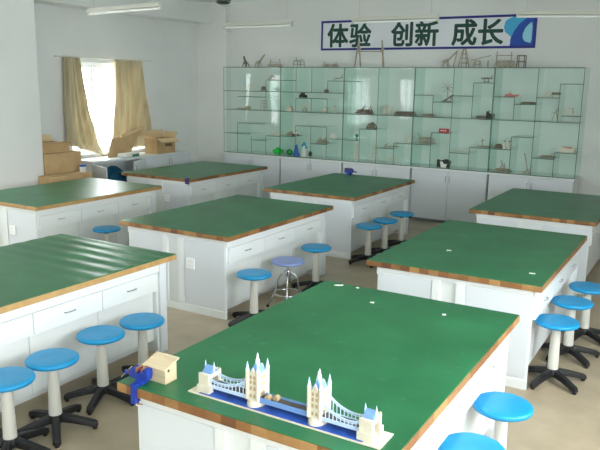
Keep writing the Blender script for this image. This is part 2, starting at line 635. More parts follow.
def table_parts(root, edge='wood_edge', ripple=0.0):
    hw, hl = W / 2, L / 2
    MB().box(-hw, hw, -hl, hl, 0.735, 0.776).build('table_top', edge, root, bevel=0.003)
    if ripple:
        ripple_mat(W - 0.006, L - 0.006, 0.776, ripple).build('green_mat', 'mat', root, smooth=True)
    else:
        MB().box(-hw + 0.003, hw - 0.003, -hl + 0.003, hl - 0.003, 0.776, ZT).build('green_mat', 'mat', root, bevel=0.001)
    xl, xr = -hw + 0.09, hw - 0.102
    y0, y1 = -hl + 0.035, -hl + 1.80
    xa, xb = -hw + 0.585, -hw + 0.715      # recess between the two cabinet rows
    for (p, q, p2, q2) in ((xl, xa, xl + 0.12, xa), (xb, xr, xb, xr - 0.12)):
        MB().box(p, q, y0 + 0.02, y1 - 0.02, 0.095, 0.735).box(p2, q2, y0 + 0.02, y1 - 0.02, 0.0, 0.095).build('cabinet_carcass', 'lam', root)
    MB().box(xa, xb, y0 + 0.012, y1 - 0.012, 0.04, 0.72).build('recess_panel', 'lam', root)
    xe = hw - 0.055                       # the end slabs reach further right than the doors
    for yy, sg in ((y0, -1), (y1, 1)):
        for (p, q) in ((xl, xa), (xb, xe)):
            ya, yb = sorted((yy, yy - sg * 0.02))
            MB().box(p, q, ya, yb, 0.0, 0.735).build('end_slab', 'lam', root)
        for (p, q) in ((xa - 0.055, xa + 0.004), (xb - 0.004, xb + 0.065)):
            ya, yb = sorted((yy, yy + sg * 0.012))
            MB().box(p, q, ya, yb, 0.075, 0.70).build('post', 'lam', root, bevel=0.003)
        for (p, q) in ((xl + 0.012, xa - 0.06), (xb + 0.07, xe - 0.012)):
            ya, yb = sorted((yy, yy + sg * 0.005))
            MB().box(p, q, ya, yb, 0.085, 0.69).build('end_panel', 'panel', root, bevel=0.002)
        ya, yb = sorted((yy, yy + sg * 0.010))
        MB().box(xl, xe, ya, yb, 0.0, 0.07).build('skirting_rail', 'lam', root, bevel=0.003)
        MB().box(xl, xe, ya, yb, 0.70, 0.735).build('top_rail', 'lam', root, bevel=0.002)
    sp = MB().box(xb + 0.10, xb + 0.195, y0 - 0.016, y0 - 0.005, 0.42, 0.52).build('socket_plate', 'socket', root, bevel=0.003)
    g = MB()
    for dz in (0.495, 0.455):
        g.box(xb + 0.13, xb + 0.138, y0 - 0.0168, y0 - 0.0158, dz - 0.009, dz + 0.004).box(xb + 0.152, xb + 0.16, y0 - 0.0168, y0 - 0.0158, dz - 0.009, dz + 0.004)
    g.build('socket_slots', 'panel', sp)
    # grey leg at the far end under the overhang
    for s in (-1, 1):
        xx = hw - 0.085 if s > 0 else xl
        MB().box(xx, xx + 0.05, y1 + 0.002, y1 + 0.075, 0.0, 0.735).build('leg', 'panel', root, bevel=0.003)
    # long sides: rail, three drawers, three doors
    for s in (-1, 1):
        X = xr if s > 0 else xl

        def bx(d0, d1):
            return tuple(sorted((X + s * d0, X + s * d1)))
        # on the right the drawer case stands proud of the doors below
        dc = 0.05 if s > 0 else 0.0
        if s > 0:
            p, q = bx(0, 0.05)
            MB().box(p, q, y0 + 0.021, y1 - 0.021, 0.515, 0.735).build('drawer_case', 'lam', root)
        p, q = bx(dc, dc + 0.014)
        MB().box(p, q, y0, y1, 0.668, 0.735).build('apron', 'lam', root, bevel=0.002)
        ys = [y0 + 0.021, y0 + 0.60, y0 + 1.178, y1 - 0.021]
        for i in range(3):
            p, q = bx(dc, dc + 0.016)
            d = MB().box(p, q, ys[i] + 0.003, ys[i + 1] - 0.003, 0.518, 0.661).build('drawer', 'lam', root, bevel=0.002)
            yc = (ys[i] + ys[i + 1]) / 2
            xo = X + s * (dc + 0.016)
            pts = [(xo, yc - 0.045, 0.597), (xo + s * 0.014, yc - 0.037, 0.597), (xo + s * 0.018, yc, 0.597), (xo + s * 0.014, yc + 0.037, 0.597), (xo, yc + 0.045, 0.597)]
            MB().tube(pts, 0.0045, 6).build('handle', 'handle', d, smooth=True)
        for i in range(3):
            p, q = bx(0, 0.012)
            d = MB().box(p, q, ys[i] + 0.003, ys[i + 1] - 0.003, 0.105, 0.512).build('door', 'lam', root, bevel=0.002)


PX, PY = 2.6265, 2.6596
TABLES = [
    # col,row,dx,dy,label
    (0, 0, .031, -.0004, 'nearest green topped work table, carrying the paper bridge model'),
    (0, 1, .0168, -.02, 'green topped work table just behind the table with the bridge model'),
    (0, 2, -.0063, .0257, 'far right green topped work table in front of the glass cases'),
    (-1, 0, .0073, -.0075, 'left front green work table with rippled mat and four blue stools'),
    (-1, 1, -.017, .0069, 'middle green work table with the lilac stool at its side'),
    (-1, 2, -.0735, -.0397, 'green work table before the glass cases with three stools alongside'),
    (-2, 1, .0649, .0289, 'left green work table beside the white pillar and cardboard boxes'),
    (-2, 2, -.0233, .0062, 'far left green work table before the low window cabinets'),
]
CEN = {}
proto = None
for (c, r, dx, dy, lab) in TABLES:
    x, y = c * PX + dx + W / 2, r * PY + dy + L / 2
    CEN[(c, r)] = (x, y)
    if (c, r) == (-1, 0):
        t = thing('work_table', lab, 'table', (x, y, 0), 0, 'green topped work tables')
        table_parts(t, 'wood_edge_pale', 0.010)
    elif proto is None:
        t = proto = thing('work_table', lab, 'table', (x, y, 0), 0, 'green topped work tables')
        table_parts(t)
        index_children()
    else:
        t = copy_tree(proto)
        tag(t, lab, 'table', 'green topped work tables')
        t.location = (x, y, 0)
        if (c, r) in ((-2, 1),):
            for ch in t.children:
                if ch.name.startswith('table_top'):
                    ch.data = ch.data.copy()
                    ch.data.materials[0] = MATS['wood_edge_pale']
                if ch.name.startswith('green_mat'):
                    tmp = ripple_mat(W - 0.006, L - 0.006, 0.776, 0.003).build('tmp', 'mat', smooth=True)
                    ch.data = tmp.data
                    ch.data.name = 'green_mat'
                    bpy.data.objects.remove(tmp)


for ch in proto.children:
    if ch.name.startswith('door') and ch.bound_box[0][0] > 0 and abs(ch.bound_box[0][1]) < 0.5 and ch.bound_box[0][1] < 0:
        hx = ch.bound_box[6][0]
        hy = ch.bound_box[0][1] + 0.27
        MB().tube([(hx, hy, 0.43), (hx + .022, hy, 0.44), (hx + .024, hy, 0.47), (hx + .022, hy, 0.50), (hx, hy, 0.505)], 0.0045, 6).build('handle', 'handle', ch, smooth=True)


# ------------------------------------------------------------------ stools
def make_stool(label):
    t = thing('stool', label, 'stool', group='blue round stools')
    n = 40
    MB().lathe([(0.06, 0.432), (0.139, 0.434), (0.152, 0.440), (0.157, 0.450), (0.155, 0.460), (0.147, 0.467), (0.135, 0.469), (0.05, 0.466), (0.012, 0.466)], n).build('seat', 'seat_blue', t, smooth=True)
    MB().lathe([(0.03, 0.405), (0.032, 0.418), (0.055, 0.425), (0.06, 0.432)], 20).build('seat_collar', 'black_plastic', t, smooth=True)
    MB().lathe([(0.040, 0.095), (0.039, 0.11), (0.033, 0.36), (0.030, 0.405), (0.026, 0.407)], 20).build('column', 'column', t, smooth=True)
    MB().lathe([(0.035, 0.04), (0.05, 0.05), (0.055, 0.075), (0.047, 0.098), (0.04, 0.1)], 20).build('hub', 'black_plastic', t, smooth=True)
    for k in range(5):
        a = 2 * PI * k / 5
        d = Vector((c_(a), s_(a), 0))
        b = MB()
        prof = [(0.03, 0.076, 0.027, 0.022), (0.12, 0.062, 0.025, 0.02), (0.2, 0.044, 0.024, 0.018), (0.238, 0.034, 0.025, 0.017), (0.255, 0.03, 0.016, 0.012)]
        vs = []
        sd = Vector((-d.y, d.x, 0))
        for (rr_, zz, ww, hh) in prof:
            P = d * rr_ + Vector((0, 0, zz))
            vs += [P + sd * ww - Vector((0, 0, hh)), P + sd * ww * 0.75 + Vector((0, 0, hh)), P - sd * ww * 0.75 + Vector((0, 0, hh)), P - sd * ww - Vector((0, 0, hh))]
        fs = []
        for i in range(len(prof) - 1):
            for j in range(4):
                fs.append((i * 4 + j, i * 4 + (j + 1) % 4, i * 4 + 4 + (j + 1) % 4, i * 4 + 4 + j))
        fs += [(3, 2, 1, 0), tuple(len(prof) * 4 - 4 + j for j in range(4))]
        b.add(vs, fs)
        lg = b.build('leg', 'black_plastic', t, bevel=0.003, smooth=True)
        F = d * 0.236
        MB().lathe([(0.014, 0), (0.015, 0.012), (0.01, 0.022)], 10, (F.x, F.y, 0)).build('foot', 'black_plastic', lg)
    return t


STOOLS = [
    (-1.046, 0.20, 0.314, 'blue round stool nearest the left picture edge at the left front table'),
    (-1.06, 0.53, 0.576, 'second blue stool from the left picture edge at the left front table'),
    (-1.125, 0.98, 0.122, 'third blue stool from the left picture edge, level with the blue vise'),
    (-1.085, 1.325, 0.436, 'blue stool at the back corner of the left front table'),
    (-1.123, 2.768, 0.5, 'blue stool just left of the lilac stool at the middle table'),
    (-1.162, 3.958, 0.9, 'blue stool just right of the lilac stool at the middle table'),
    (-1.19, 5.29, 0.314, 'nearest of three blue stools by the table before the glass cases'),
    (-1.166, 5.725, 0.314, 'middle of three blue stools by the table before the glass cases'),
    (-1.17, 6.274, 0.314, 'farthest of three blue stools by the table before the glass cases'),
    (1.402, 2.94, 0.576, 'nearest of three blue stools on the right of the second table'),
    (1.414, 3.495, 0.5, 'middle of three blue stools on the right of the second table'),
    (1.458, 4.0, 0.62, 'farthest of three blue stools, cut by the right picture edge'),
    (1.418, 1.384, 0.4, 'bright blue stool at the right side of the bridge model table'),
    (1.416, 0.85, 0.1, 'blue stool showing only its seat at the bottom picture edge'),
    (-3.586, 3.394, 0.2, 'blue stool between the left table and the middle table'),
]
st0 = None
for (x, y, a, lab) in STOOLS:
    if st0 is None:
        st0 = make_stool(lab)
        index_children()
        o = st0
    else:
        o = copy_tree(st0)
        tag(o, lab, 'stool', 'blue round stools')
    o.location = (x, y, 0)
    o.rotation_euler = (0, 0, a)

# lilac stool with bent chrome legs
t = thing('stool', 'lilac round stool with bent chrome legs at the middle table', 'stool', (-1.112, 3.32, 0), 0.5)
MB().lathe([(0.05, 0.436), (0.145, 0.437), (0.158, 0.444), (0.16, 0.452), (0.155, 0.464), (0.13, 0.468), (0.02, 0.466)], 40).build('seat', 'seat_lilac', t, smooth=True)
MB().lathe([(0.012, 0.2), (0.012, 0.4), (0.03, 0.405), (0.035, 0.42), (0.05, 0.436)], 16).build('screw_post', 'chrome', t, smooth=True)
MB().lathe([(0.024, 0.25), (0.026, 0.255), (0.026, 0.36), (0.022, 0.365)], 16).build('sleeve', 'chrome', t, smooth=True)
for k in range(4):
    a = PI / 2 * k
    d = Vector((c_(a), s_(a)))
    prof = [(0.024, 0.35), (0.07, 0.32), (0.095, 0.27), (0.10, 0.21), (0.12, 0.14), (0.17, 0.05), (0.19, 0.012)]
    lg = MB().tube([(d.x * r_, d.y * r_, z_) for r_, z_ in prof], 0.0095, 10).build('leg', 'chrome', t, smooth=True)
    MB().lathe([(0.014, 0.0), (0.014, 0.012), (0.01, 0.02)], 10, (d.x * 0.19, d.y * 0.19, 0)).build('foot', 'black_plastic', lg)
MB().tube([(0.125 * c_(2 * PI * i / 28), 0.125 * s_(2 * PI * i / 28), 0.14) for i in range(28)], 0.008, 8, closed=True).build('foot_ring', 'chrome', t, smooth=True)

# ------------------------------------------------------------------ storage cabinets and glass display cases along the back wall
U0, UW = -5.499, 1.2268
YF = 8.15
WHERE = ['leftmost', 'second from left', 'middle', 'second from right', 'rightmost']
cab0 = None
for k in range(5):
    lab = 'white two door storage cabinet under the glass cases, %s of five' % WHERE[k]
    if cab0 is None:
        cab0 = t = thing('storage_cabinet', lab, 'cabinet', group='storage cabinets under the glass cases')
        MB().box(-UW / 2 + 0.016, UW / 2 - 0.016, 0.018, 0.44, 0.05, 0.83).build('carcass', 'lam', t)
        MB().box(-UW / 2 + 0.03, UW / 2 - 0.03, 0.03, 0.42, 0.0, 0.05).build('plinth', 'grey_gap', t)
        for s in (-1, 1):
            x0, x1 = sorted((s * 0.002, s * (UW / 2 - 0.018)))
            d = MB().box(x0, x1, 0.0, 0.018, 0.055, 0.826).build('door', 'panel', t, bevel=0.002)
            MB().tube([(s * 0.03, 0.0, 0.66), (s * 0.03, -0.025, 0.67), (s * 0.03, -0.025, 0.74), (s * 0.03, 0.0, 0.75)], 0.005, 6).build('handle', 'handle', d, smooth=True)
        index_children()
    else:
        t = copy_tree(cab0)
        tag(t, lab, 'cabinet', 'storage cabinets under the glass cases')
    t.location = (U0 + UW * (k + 0.5), YF + 0.005, 0)
tag(MB().box(U0, U0 + 5 * UW, YF - 0.005, YF + 0.45, 0.83, 0.859).build('counter_board', 'lam', bevel=0.003),
    'long white counter board running over all the back wall storage cabinets', 'counter')

ZB, ZTOP, ZM = 0.861, 2.383, 1.643
GT = 0.0085
DEP = 0.435


def pane(name, root, x0, x1, y0, y1, z0, z1):
    """one sheet of glass: clear faces, dark green polished front edge"""
    b = MB().box(x0, x1, y0, y1, z0, z1)
    b.mi = [0, 0, 1, 0, 0, 0] if min(x1 - x0, z1 - z0) < 0.05 else [0] * 6
    return b.build(name, ['glass', 'glass_edge'], root)


A1, A2, A3, A4, A5, A6 = 2.171, 1.975, 1.876, 1.409, 1.216, 1.118
SHELVES = [
    # per case: full shelves, (q0,q1,z) part shelves, (q,z0,z1) dividers
    ([A2, ZM], [(3, 4, A1), (1, 3, A3), (1, 2.95, A4), (0, 1.95, A5), (2, 3, A6), (3, 4, A5 - .01)],
     [(3, A2, A1), (3, ZM, A2), (1, ZB, A4), (2, ZB, A5 - 0.02), (3, ZB, A5 - .01)]),
    ([A2, ZM], [(0, 1, A1), (3, 4, A1), (1, 3, A3), (1, 3, A4), (0, 1, A5), (2, 3, A6), (3, 4, A5)],
     [(1, A2, ZTOP), (2, A2, ZTOP), (3, A2, A1), (1, ZM, A3), (3, ZM, A3), (2, ZM, A3), (1, ZB, A4), (2, ZB, A4), (3, ZB, A4)]),
    ([ZM], [(0, 1, A1), (1, 2, A4), (0, 1, A5), (2, 3, A6), (3, 4, A5)],
     [(2, ZM, ZTOP), (1, ZB, A4), (2, ZB, ZM), (3, ZB, A5)]),
    ([ZM], [(0, 1, A2), (1, 2, A3), (2, 3, A2), (3, 4, A1), (0, 1, A5), (1, 2, A4), (2, 3, A6), (3, 4, A5)],
     [(2, ZM, ZTOP), (1, ZM, A2), (3, ZM, A1), (2, ZB, ZM), (1, ZB, A4), (3, ZB, A5)]),
    ([ZM], [(0, 1, A2), (1, 2, A3), (2, 3, A2), (3, 4, A1), (3.15, 4, 1.731), (0, 1, A5), (1, 2, A4), (2, 3, A6), (3, 4, A5)],
     [(2, ZM, ZTOP), (1, ZM, A2), (3, ZM, A1), (2, ZB, ZM), (1, ZB, A4), (3, ZB, A5)]),
]
for k in range(5):
    t = thing('glass_display_case', 'tall green tinted glass display case with stepped shelves, %s of five' % WHERE[k], 'display case',
              (U0 + UW * k, YF, 0), 0, 'glass display cases on the back wall cabinets')
    w = UW
    g = 0.0015
    h = GT
    pane('side_pane', t, g, g + h, 0, DEP, ZB, ZTOP)
    pane('side_pane', t, w - g - h, w - g, 0, DEP, ZB, ZTOP)
    pane('back_pane', t, g + h, w - g - h, DEP - 0.006, DEP, ZB, ZTOP)
    pane('top_pane', t, g, w - g, 0, DEP, ZTOP, ZTOP + h)
    pane('bottom_pane', t, g + h, w - g - h, 0, DEP - 0.006, ZB, ZB + h)
    q = w / 4
    full, parts, divs = SHELVES[k]
    for z in full:
        pane('shelf_pane', t, g + h, w - g - h, 0, DEP - 0.008, z - h, z)
    for (a, c, z) in parts:
        pane('shelf_pane', t, max(g + h, a * q), min(w - g - h, c * q), 0.004, DEP - 0.01, z - h, z)
    for (a, z0, z1) in divs:
        pane('divider_pane', t, a * q - 0.004, a * q + 0.004, 0.004, DEP - 0.01, z0 + (h if z0 == ZB else 0), z1 - h)

# ------------------------------------------------------------------ wall sign
t = thing('wall_sign', 'long white wall sign with blue border and dark green Chinese lettering', 'sign', (-1.957, R['yb'], 2.682))
SW, SH = 3.596, 0.4885
h2 = SW / 2
MB().box(-h2, h2, -0.016, 0, 0, SH).build('board', 'sign_white', t)
bw = 0.035
b = MB()
b.box(-h2, h2, -0.019, -0.016, 0, bw).box(-h2, h2, -0.019, -0.016, SH - bw, SH).box(-h2, -h2 + bw, -0.019, -0.016, bw, SH - bw).box(h2 - bw, h2, -0.019, -0.016, bw, SH - bw)
b.build('border', 'sign_blue', t)


def glyph_mesh(ch, size):
    cu = bpy.data.curves.new('glyph', 'FONT')
    cu.body = ch
    cu.size = size
    cu.resolution_u = 3
    o = bpy.data.objects.new('glyph', cu)
    col.objects.link(o)
    dg = bpy.context.evaluated_depsgraph_get()
    dg.update()
    me = bpy.data.meshes.new_from_object(o.evaluated_get(dg))
    vs = [tuple(v.co) for v in me.vertices]
    fs = [tuple(p.vertices) for p in me.polygons]
    bpy.data.objects.remove(o)
    bpy.data.meshes.remove(me)
    return vs, fs


# left edge of each character along the board
for ch, xc, sz in (('\u4f53', -1.476, .405), ('\u9a8c', -1.053, .405), ('\u521b', -0.312, .405), ('\u65b0', 0.112, .405), ('\u6210', 0.719, .405), ('\u957f', 1.128, .405)):
    vs, fs = glyph_mesh(ch, sz)
    if not vs:
        continue
    xs = [v[0] for v in vs]
    zs = [v[1] for v in vs]
    ox, oz = (min(xs) + max(xs)) / 2, (min(zs) + max(zs)) / 2
    b = MB()
    th = 0.012
    k = 0
    for dx, dz in ((0, 0), (th, 0), (-th, 0), (0, th), (0, -th), (th * .7, th * .7), (-th * .7, -th * .7), (th * .7, -th * .7), (-th * .7, th * .7)):
        k += 1
        b.add([((v[0] - ox) * 1.0 + xc + dx, -0.0168 - 0.0001 * k, v[1] - oz + SH / 2 + dz) for v in vs], fs)
    me = bpy.data.meshes.new('lettering')
    me.from_pydata(b.v, [], b.f)
    me.materials.append(MATS['sign_green'])
    o = bpy.data.objects.new('lettering', me)
    col.objects.link(o)
    o.parent = t
# emblem at the right end: cyan splash, royal blue sweep with a pale leaf shape
cx = 1.30


def arc(cx, cz, rx, rz, a0, a1, n=18):
    return [(cx + rx * c_(math.radians(a0 + (a1 - a0) * i / n)), cz + rz * s_(math.radians(a0 + (a1 - a0) * i / n))) for i in range(n + 1)]


x1 = h2 - bw
splash = [(1.32, 0.312), (1.341, 0.395), (1.382, 0.426), (1.455, SH - bw), (x1, SH - bw), (x1, bw), (1.455, bw), (1.424, 0.104), (1.434, 0.166), (1.382, 0.208), (1.341, 0.239)]
MB().prism(splash, 'y', -0.0178, -0.016).build('emblem_splash', 'sign_cyan', t)
sweep = [(1.424, bw), (1.434, 0.146), (1.476, 0.249), (1.549, 0.353), (1.642, 0.426), (x1, SH - bw), (x1, bw)]
MB().prism(sweep, 'y', -0.0188, -0.016).build('emblem_sweep', 'sign_royal', t)
leaf = [(1.725, 0.073), (1.642, 0.094), (1.606, 0.146), (1.606, 0.208), (1.637, 0.291), (1.684, 0.343), (1.725, 0.374), (1.738, 0.312), (1.738, 0.125)]
MB().prism(leaf, 'y', -0.0196, -0.016).build('emblem_leaf', 'sign_pale', t)

# ------------------------------------------------------------------ small craft models on and in the cases
CRAFT = 'craft models in the glass cases'


def sticks(name, label, cat, loc, bars, m='stick', w=0.008, rot=0.0, extra=None):
    """a model made of slim wooden bars; bars: list of (p,q[,w])"""
    t = thing(name, label, cat, (loc[0], loc[1], loc[2] + 0.004), rot, CRAFT)
    b = MB()
    for e in bars:
        b.bar(e[0], e[1], e[2] if len(e) > 2 else w)
    b.build('frame', m, t)
    if extra:
        for nm, mb, mm in extra:
            mb.build(nm, mm, t, smooth=True)
    return t


def tower_bars(w, h, tw, n=2):
    out = []
    for sx in (-1, 1):
        for sy in (-1, 1):
            out.append(((sx * w / 2, sy * w / 2, 0), (sx * tw / 2, sy * tw / 2, h)))
    for i in range(1, n + 1):
        f = i / n
        ww = (w + (tw - w) * f) / 2
        z = h * f - 0.005
        out += [((-ww, -ww, z), (ww, -ww, z)), ((-ww, ww, z), (ww, ww, z)), ((-ww, -ww, z), (-ww, ww, z)), ((ww, -ww, z), (ww, ww, z))]
    return out


def truss_bars(l, h, d, n=4):
    out = []
    for y in (-d / 2, d / 2):
        out += [((-l / 2, y, 0.005), (l / 2, y, 0.005)), ((-l / 2 + l / (2 * n), y, h), (l / 2 - l / (2 * n), y, h))]
        for i in range(n):
            x0 = -l / 2 + l * i / n
            xm = x0 + l / (2 * n)
            out += [((x0, y, 0.005), (xm, y, h)), ((xm, y, h), (x0 + l / n, y, 0.005))]
    for i in range(n + 1):
        x0 = -l / 2 + l * i / n
        out.append(((x0, -d / 2, 0.005), (x0, d / 2, 0.005)))
    return out


def crane_bars(h, reach, sgn=1):
    out = tower_bars(0.09, h * 0.35, 0.05, 1)
    for y in (-0.025, 0.025):
        out += [((0, y, h * 0.3), (sgn * reach, y * 0.4, h)), ((-sgn * 0.05, y, h * 0.35), (sgn * 0.02, y, h * 0.5))]
    for i in range(1, 6):
        f = i / 6
        out.append(((sgn * reach * f, -0.025 * (1 - .6 * f), h * (0.3 + 0.7 * f)), (sgn * reach * f, 0.025 * (1 - .6 * f), h * (0.3 + 0.7 * f))))
    return out


ZT2 = ZTOP + GT + 0.001
YI = 8.345
# on top of the cases
sticks('stick_crane', 'dark upright stick crane on top of the leftmost glass case', 'model', (-5.14, YI, ZT2), crane_bars(0.19, -0.05), 'stick_dark', 0.012)
sticks('stick_crane', 'leaning stick crane second from the left atop the glass cases', 'model', (-4.87, YI, ZT2), crane_bars(0.21, 0.13), 'stick', 0.011)
sticks('stick_bridge', 'low stick bridge with raised ends atop the leftmost glass case', 'model', (-4.516, YI, ZT2),
       truss_bars(0.26, 0.05, 0.1, 4) + [((-0.11, 0, 0), (-0.09, 0, 0.14)), ((0.12, 0, 0), (0.09, 0, 0.14)), ((-0.09, 0, .09), (.1, 0, .07))], 'stick', 0.009)
sticks('stick_table', 'small square stick frame with crossbars atop the second glass case', 'model', (-4.027, YI, ZT2), tower_bars(0.14, 0.1, 0.13, 2) + [((-.09, 0, .11), (.09, 0, .12)), ((-.04, 0, .1), (-.06, 0, .16))], 'stick', 0.011)
sticks('stick_cart', 'small pale stick cart atop the second glass case', 'model', (-3.487, YI, ZT2), truss_bars(0.12, 0.05, 0.08, 2) + [((-.03, 0, .05), (-.05, 0, .09))], 'stick', 0.009)
sticks('stick_cart', 'little stick cart right of its twin atop the second case', 'model', (-3.331, YI, ZT2), truss_bars(0.12, 0.045, 0.08, 2) + [((.03, 0, .05), (.02, 0, .08))], 'stick', 0.009)
sticks('swing_frame', 'tall wooden frame of two A posts and a crossbar below the sign', 'model', (-2.676, YI, ZT2),
       [((-.26, -.05, 0), (-.22, 0, .42), .018), ((-.20, .05, 0), (-.22, 0, .42), .018), ((.26, -.05, 0), (.19, 0, .42), .018), ((.20, .05, 0), (.19, 0, .42), .018), ((-.22, 0, .25), (.2, 0, .245), .016), ((-.26, 0, .22), (-.18, 0, .3), .02), ((.16, 0, .24), (.23, 0, .3), .02)], 'stick', 0.014)
sticks('stick_crane', 'stick crane with slanted ladder boom below the sign lettering', 'model', (-1.407, YI, ZT2), crane_bars(0.24, 0.17) + [((.12, 0, 0), (.17, 0, .25))], 'stick', 0.012)
sticks('stick_tower', 'narrow tapering stick tower right of the slanted ladder crane', 'model', (-1.127, YI, ZT2), tower_bars(0.13, 0.27, 0.03, 4), 'stick', 0.012)
sticks('stick_seesaw', 'stick balance with long tilted beam atop the fourth glass case', 'model', (-0.919, YI, ZT2), tower_bars(0.1, 0.1, 0.06, 2) + [((-.1, 0, .1), (.2, 0, .17), .011), ((.16, 0, 0), (.16, 0, .1), .016)], 'stick', 0.01)
sticks('stick_bridge', 'boxy stick bridge with four tall posts atop the rightmost case', 'model', (-0.503, YI, ZT2),
       truss_bars(0.3, 0.09, 0.12, 4) + [((-.13, 0, 0), (-.13, 0, .23)), ((.08, 0, 0), (.08, 0, .22)), ((-.15, .06, .1), (-.15, .06, .17)), ((-.15, 0, .17), (.1, 0, .17))], 'stick', 0.011)
sticks('stick_gate', 'dark upright stick gate at the right end atop the cases', 'model', (-0.274, YI, ZT2), tower_bars(0.1, 0.17, 0.1, 2), 'stick_dark', 0.012)


def block(name, label, cat, loc, mb, m, smooth=False, bevel=0.0, parts=()):
    o = thing(name, label, cat, loc, 0, CRAFT)
    mb.build('body', m, o, bevel=bevel, smooth=smooth)
    for nm, b2, m2 in parts:
        b2.build(nm, m2, o, smooth=True)
    return o


def car(label, loc, m, m2, l=0.12):
    return block('toy_car', label, 'toy', loc, MB().prism([(-l / 2, .018), (l / 2, .018), (l / 2, .05), (l * .2, .055), (l * .1, .085), (-l * .25, .085), (-l * .35, .055), (-l / 2, .05)], 'y', -.03, .03), m, bevel=0.004,
                 parts=[('wheel', MB().bar((sx * l * .3, sy * .03, .02), (sx * l * .3, sy * .042, .02), .04, n=12), 'black_toy') for sx in (-1, 1) for sy in (-1, 1)] + [('roof_patch', MB().box(-l * .24, l * .09, -.028, .028, .083, .089), m2)])


def lump(rx, ry, rz, seed, n=14):
    rnd = random.Random(seed)
    b = MB()
    rows = 9
    vs = []
    for j in range(rows + 1):
        th = PI * j / rows
        for i in range(n):
            ph = 2 * PI * i / n
            k = 1 + rnd.uniform(-0.16, 0.16) * s_(th)
            vs.append((rx * s_(th) * c_(ph) * k, ry * s_(th) * s_(ph) * k, rz * (1 - c_(th)) * (1 if j == 0 else (0.94 + 0.1 * rnd.random()))))
    fs = []
    for j in range(rows):
        for i in range(n):
            fs.append((j * n + i, j * n + (i + 1) % n, (j + 1) * n + (i + 1) % n, (j + 1) * n + i))
    return b.add(vs, fs)


# leftmost case
sticks('stick_tripod', 'pale stick tripod on the upper shelf of the leftmost case', 'model', (-5.036, YI, A2), tower_bars(0.12, 0.13, 0.02, 1), 'stick_pale', 0.009)
block('toy_gear', 'dark round gear wheel beside the pale stick tripod', 'model', (-4.755, YI, A2), MB().bar((0, -.02, .045), (0, .02, .045), .085, n=10), 'stick_dark', parts=[('axle', MB().bar((-.05, -.03, .012), (.09, -.03, .012), .02), 'stick')])
sticks('stick_roof', 'small triangular stick roof frame on the highest short shelf, leftmost case', 'model', (-4.589, YI, A1), [((-.08, 0, .005), (0, 0, .08)), ((0, 0, .08), (.08, 0, .005)), ((-.09, 0, .005), (.09, 0, .005)), ((-.08, .06, .005), (0, .06, .08)), ((0, .06, .08), (.08, .06, .005)), ((0, 0, .08), (0, .06, .08))], 'stick', 0.008)
block('wooden_box', 'small brown wooden box on the middle shelf, leftmost case', 'model', (-5.098, YI, ZM), MB().box(-.04, .04, -.04, .04, 0, .055), 'stick', bevel=.003, parts=[('lid', MB().box(-.045, .045, -.045, .045, .055, .066), 'stick_pale')])
sticks('stick_raft', 'flat stick raft on the middle shelf at the far left', 'model', (-5.234, YI, ZM), [((-.07, y * .02, .006), (.07, y * .02, .006)) for y in range(-3, 4)] + [((-.05, -.07, .014), (-.05, .07, .014)), ((.05, -.07, .014), (.05, .07, .014))], 'stick', .01)
sticks('stick_scaffold', 'spindly upright stick frame on the middle shelf, leftmost case', 'model', (-4.745, YI, ZM), tower_bars(.09, .17, .06, 3), 'stick', .007)
sticks('stick_ramp', 'slanted stick ramp on a lower shelf of the leftmost case', 'model', (-4.475, YI, A5 - .01), truss_bars(.16, .03, .06, 3) + [((-.08, 0, .01), (.08, 0, .09))], 'stick_pale', .009)
block('plastic_bundle', 'bright green plastic bundle at the bottom of the leftmost case', 'bundle', (-4.42, YI - .03, ZB + GT), lump(.105, .09, .055, 3), 'green_bag', True, parts=[('fold', lump(.04, .04, .065, 6), 'green_bag')])
# second case
block('plastic_bundle', 'darker green plastic bundle right of the bright green one', 'bundle', (-4.19, YI, ZB + GT), lump(.06, .06, .05, 8), 'green_dark', True, parts=[('fold', lump(.03, .04, .056, 9), 'green_dark')])
block('blue_cone', 'blue cone toy on the bottom of the second case', 'toy', (-4.035, YI - .03, ZB + GT), MB().lathe([(.065, 0), (.062, .01), (.026, .15), (.018, .19), (.008, .2)], 14), 'blue_toy', True, parts=[('tip', MB().lathe([(.01, .2), (.012, .21), (.005, .22)], 8), 'white_toy')])
block('figurine', 'white and teal figurine beside the blue cone', 'figurine', (-3.895, YI, ZB + GT), MB().lathe([(.05, 0), (.055, .03), (.035, .1), (.025, .14), (.03, .17), (.02, .19)], 12), 'white_toy', True,
      parts=[('arms', MB().bar((-.045, 0, .2), (.0, 0, .12), .025).bar((.06, 0, .17), (0, 0, .12), .025), 'teal_toy'), ('hat', MB().lathe([(.035, .18), (.03, .21), (.012, .25)], 10), 'teal_toy')])
block('small_jar', 'little dark jar right of the white and teal figurine', 'jar', (-3.768, YI, ZB + GT), MB().lathe([(.03, 0), (.032, .06), (.02, .075), (.022, .09)], 12), 'black_toy', True, parts=[('base_dish', MB().lathe([(.04, 0), (.045, .008)], 12), 'white_toy')])
block('wooden_block', 'tan carved wooden block on a lower shelf, second case', 'model', (-4.19, YI, A5), MB().prism([(-.062, 0), (.062, 0), (.056, .05), (.015, .07), (-.045, .045)], 'y', -.04, .04), 'stick', bevel=.004, parts=[('pegs', MB().bar((-.03, 0, .05), (-.03, 0, .1), .012), 'stick_pale')])
car('white toy car with a red patch on a lower shelf', (-4.05, YI, A5), 'white_toy', 'red_toy', .15)
sticks('stick_cart', 'brown stick cart on the lowest short shelf of the second case', 'model', (-3.528, YI, A6), truss_bars(.2, .05, .08, 4) + [((-.05, 0, .05), (-.05, 0, .09), .02), ((.05, 0, .05), (.05, 0, .085), .02)], 'stick', .012)
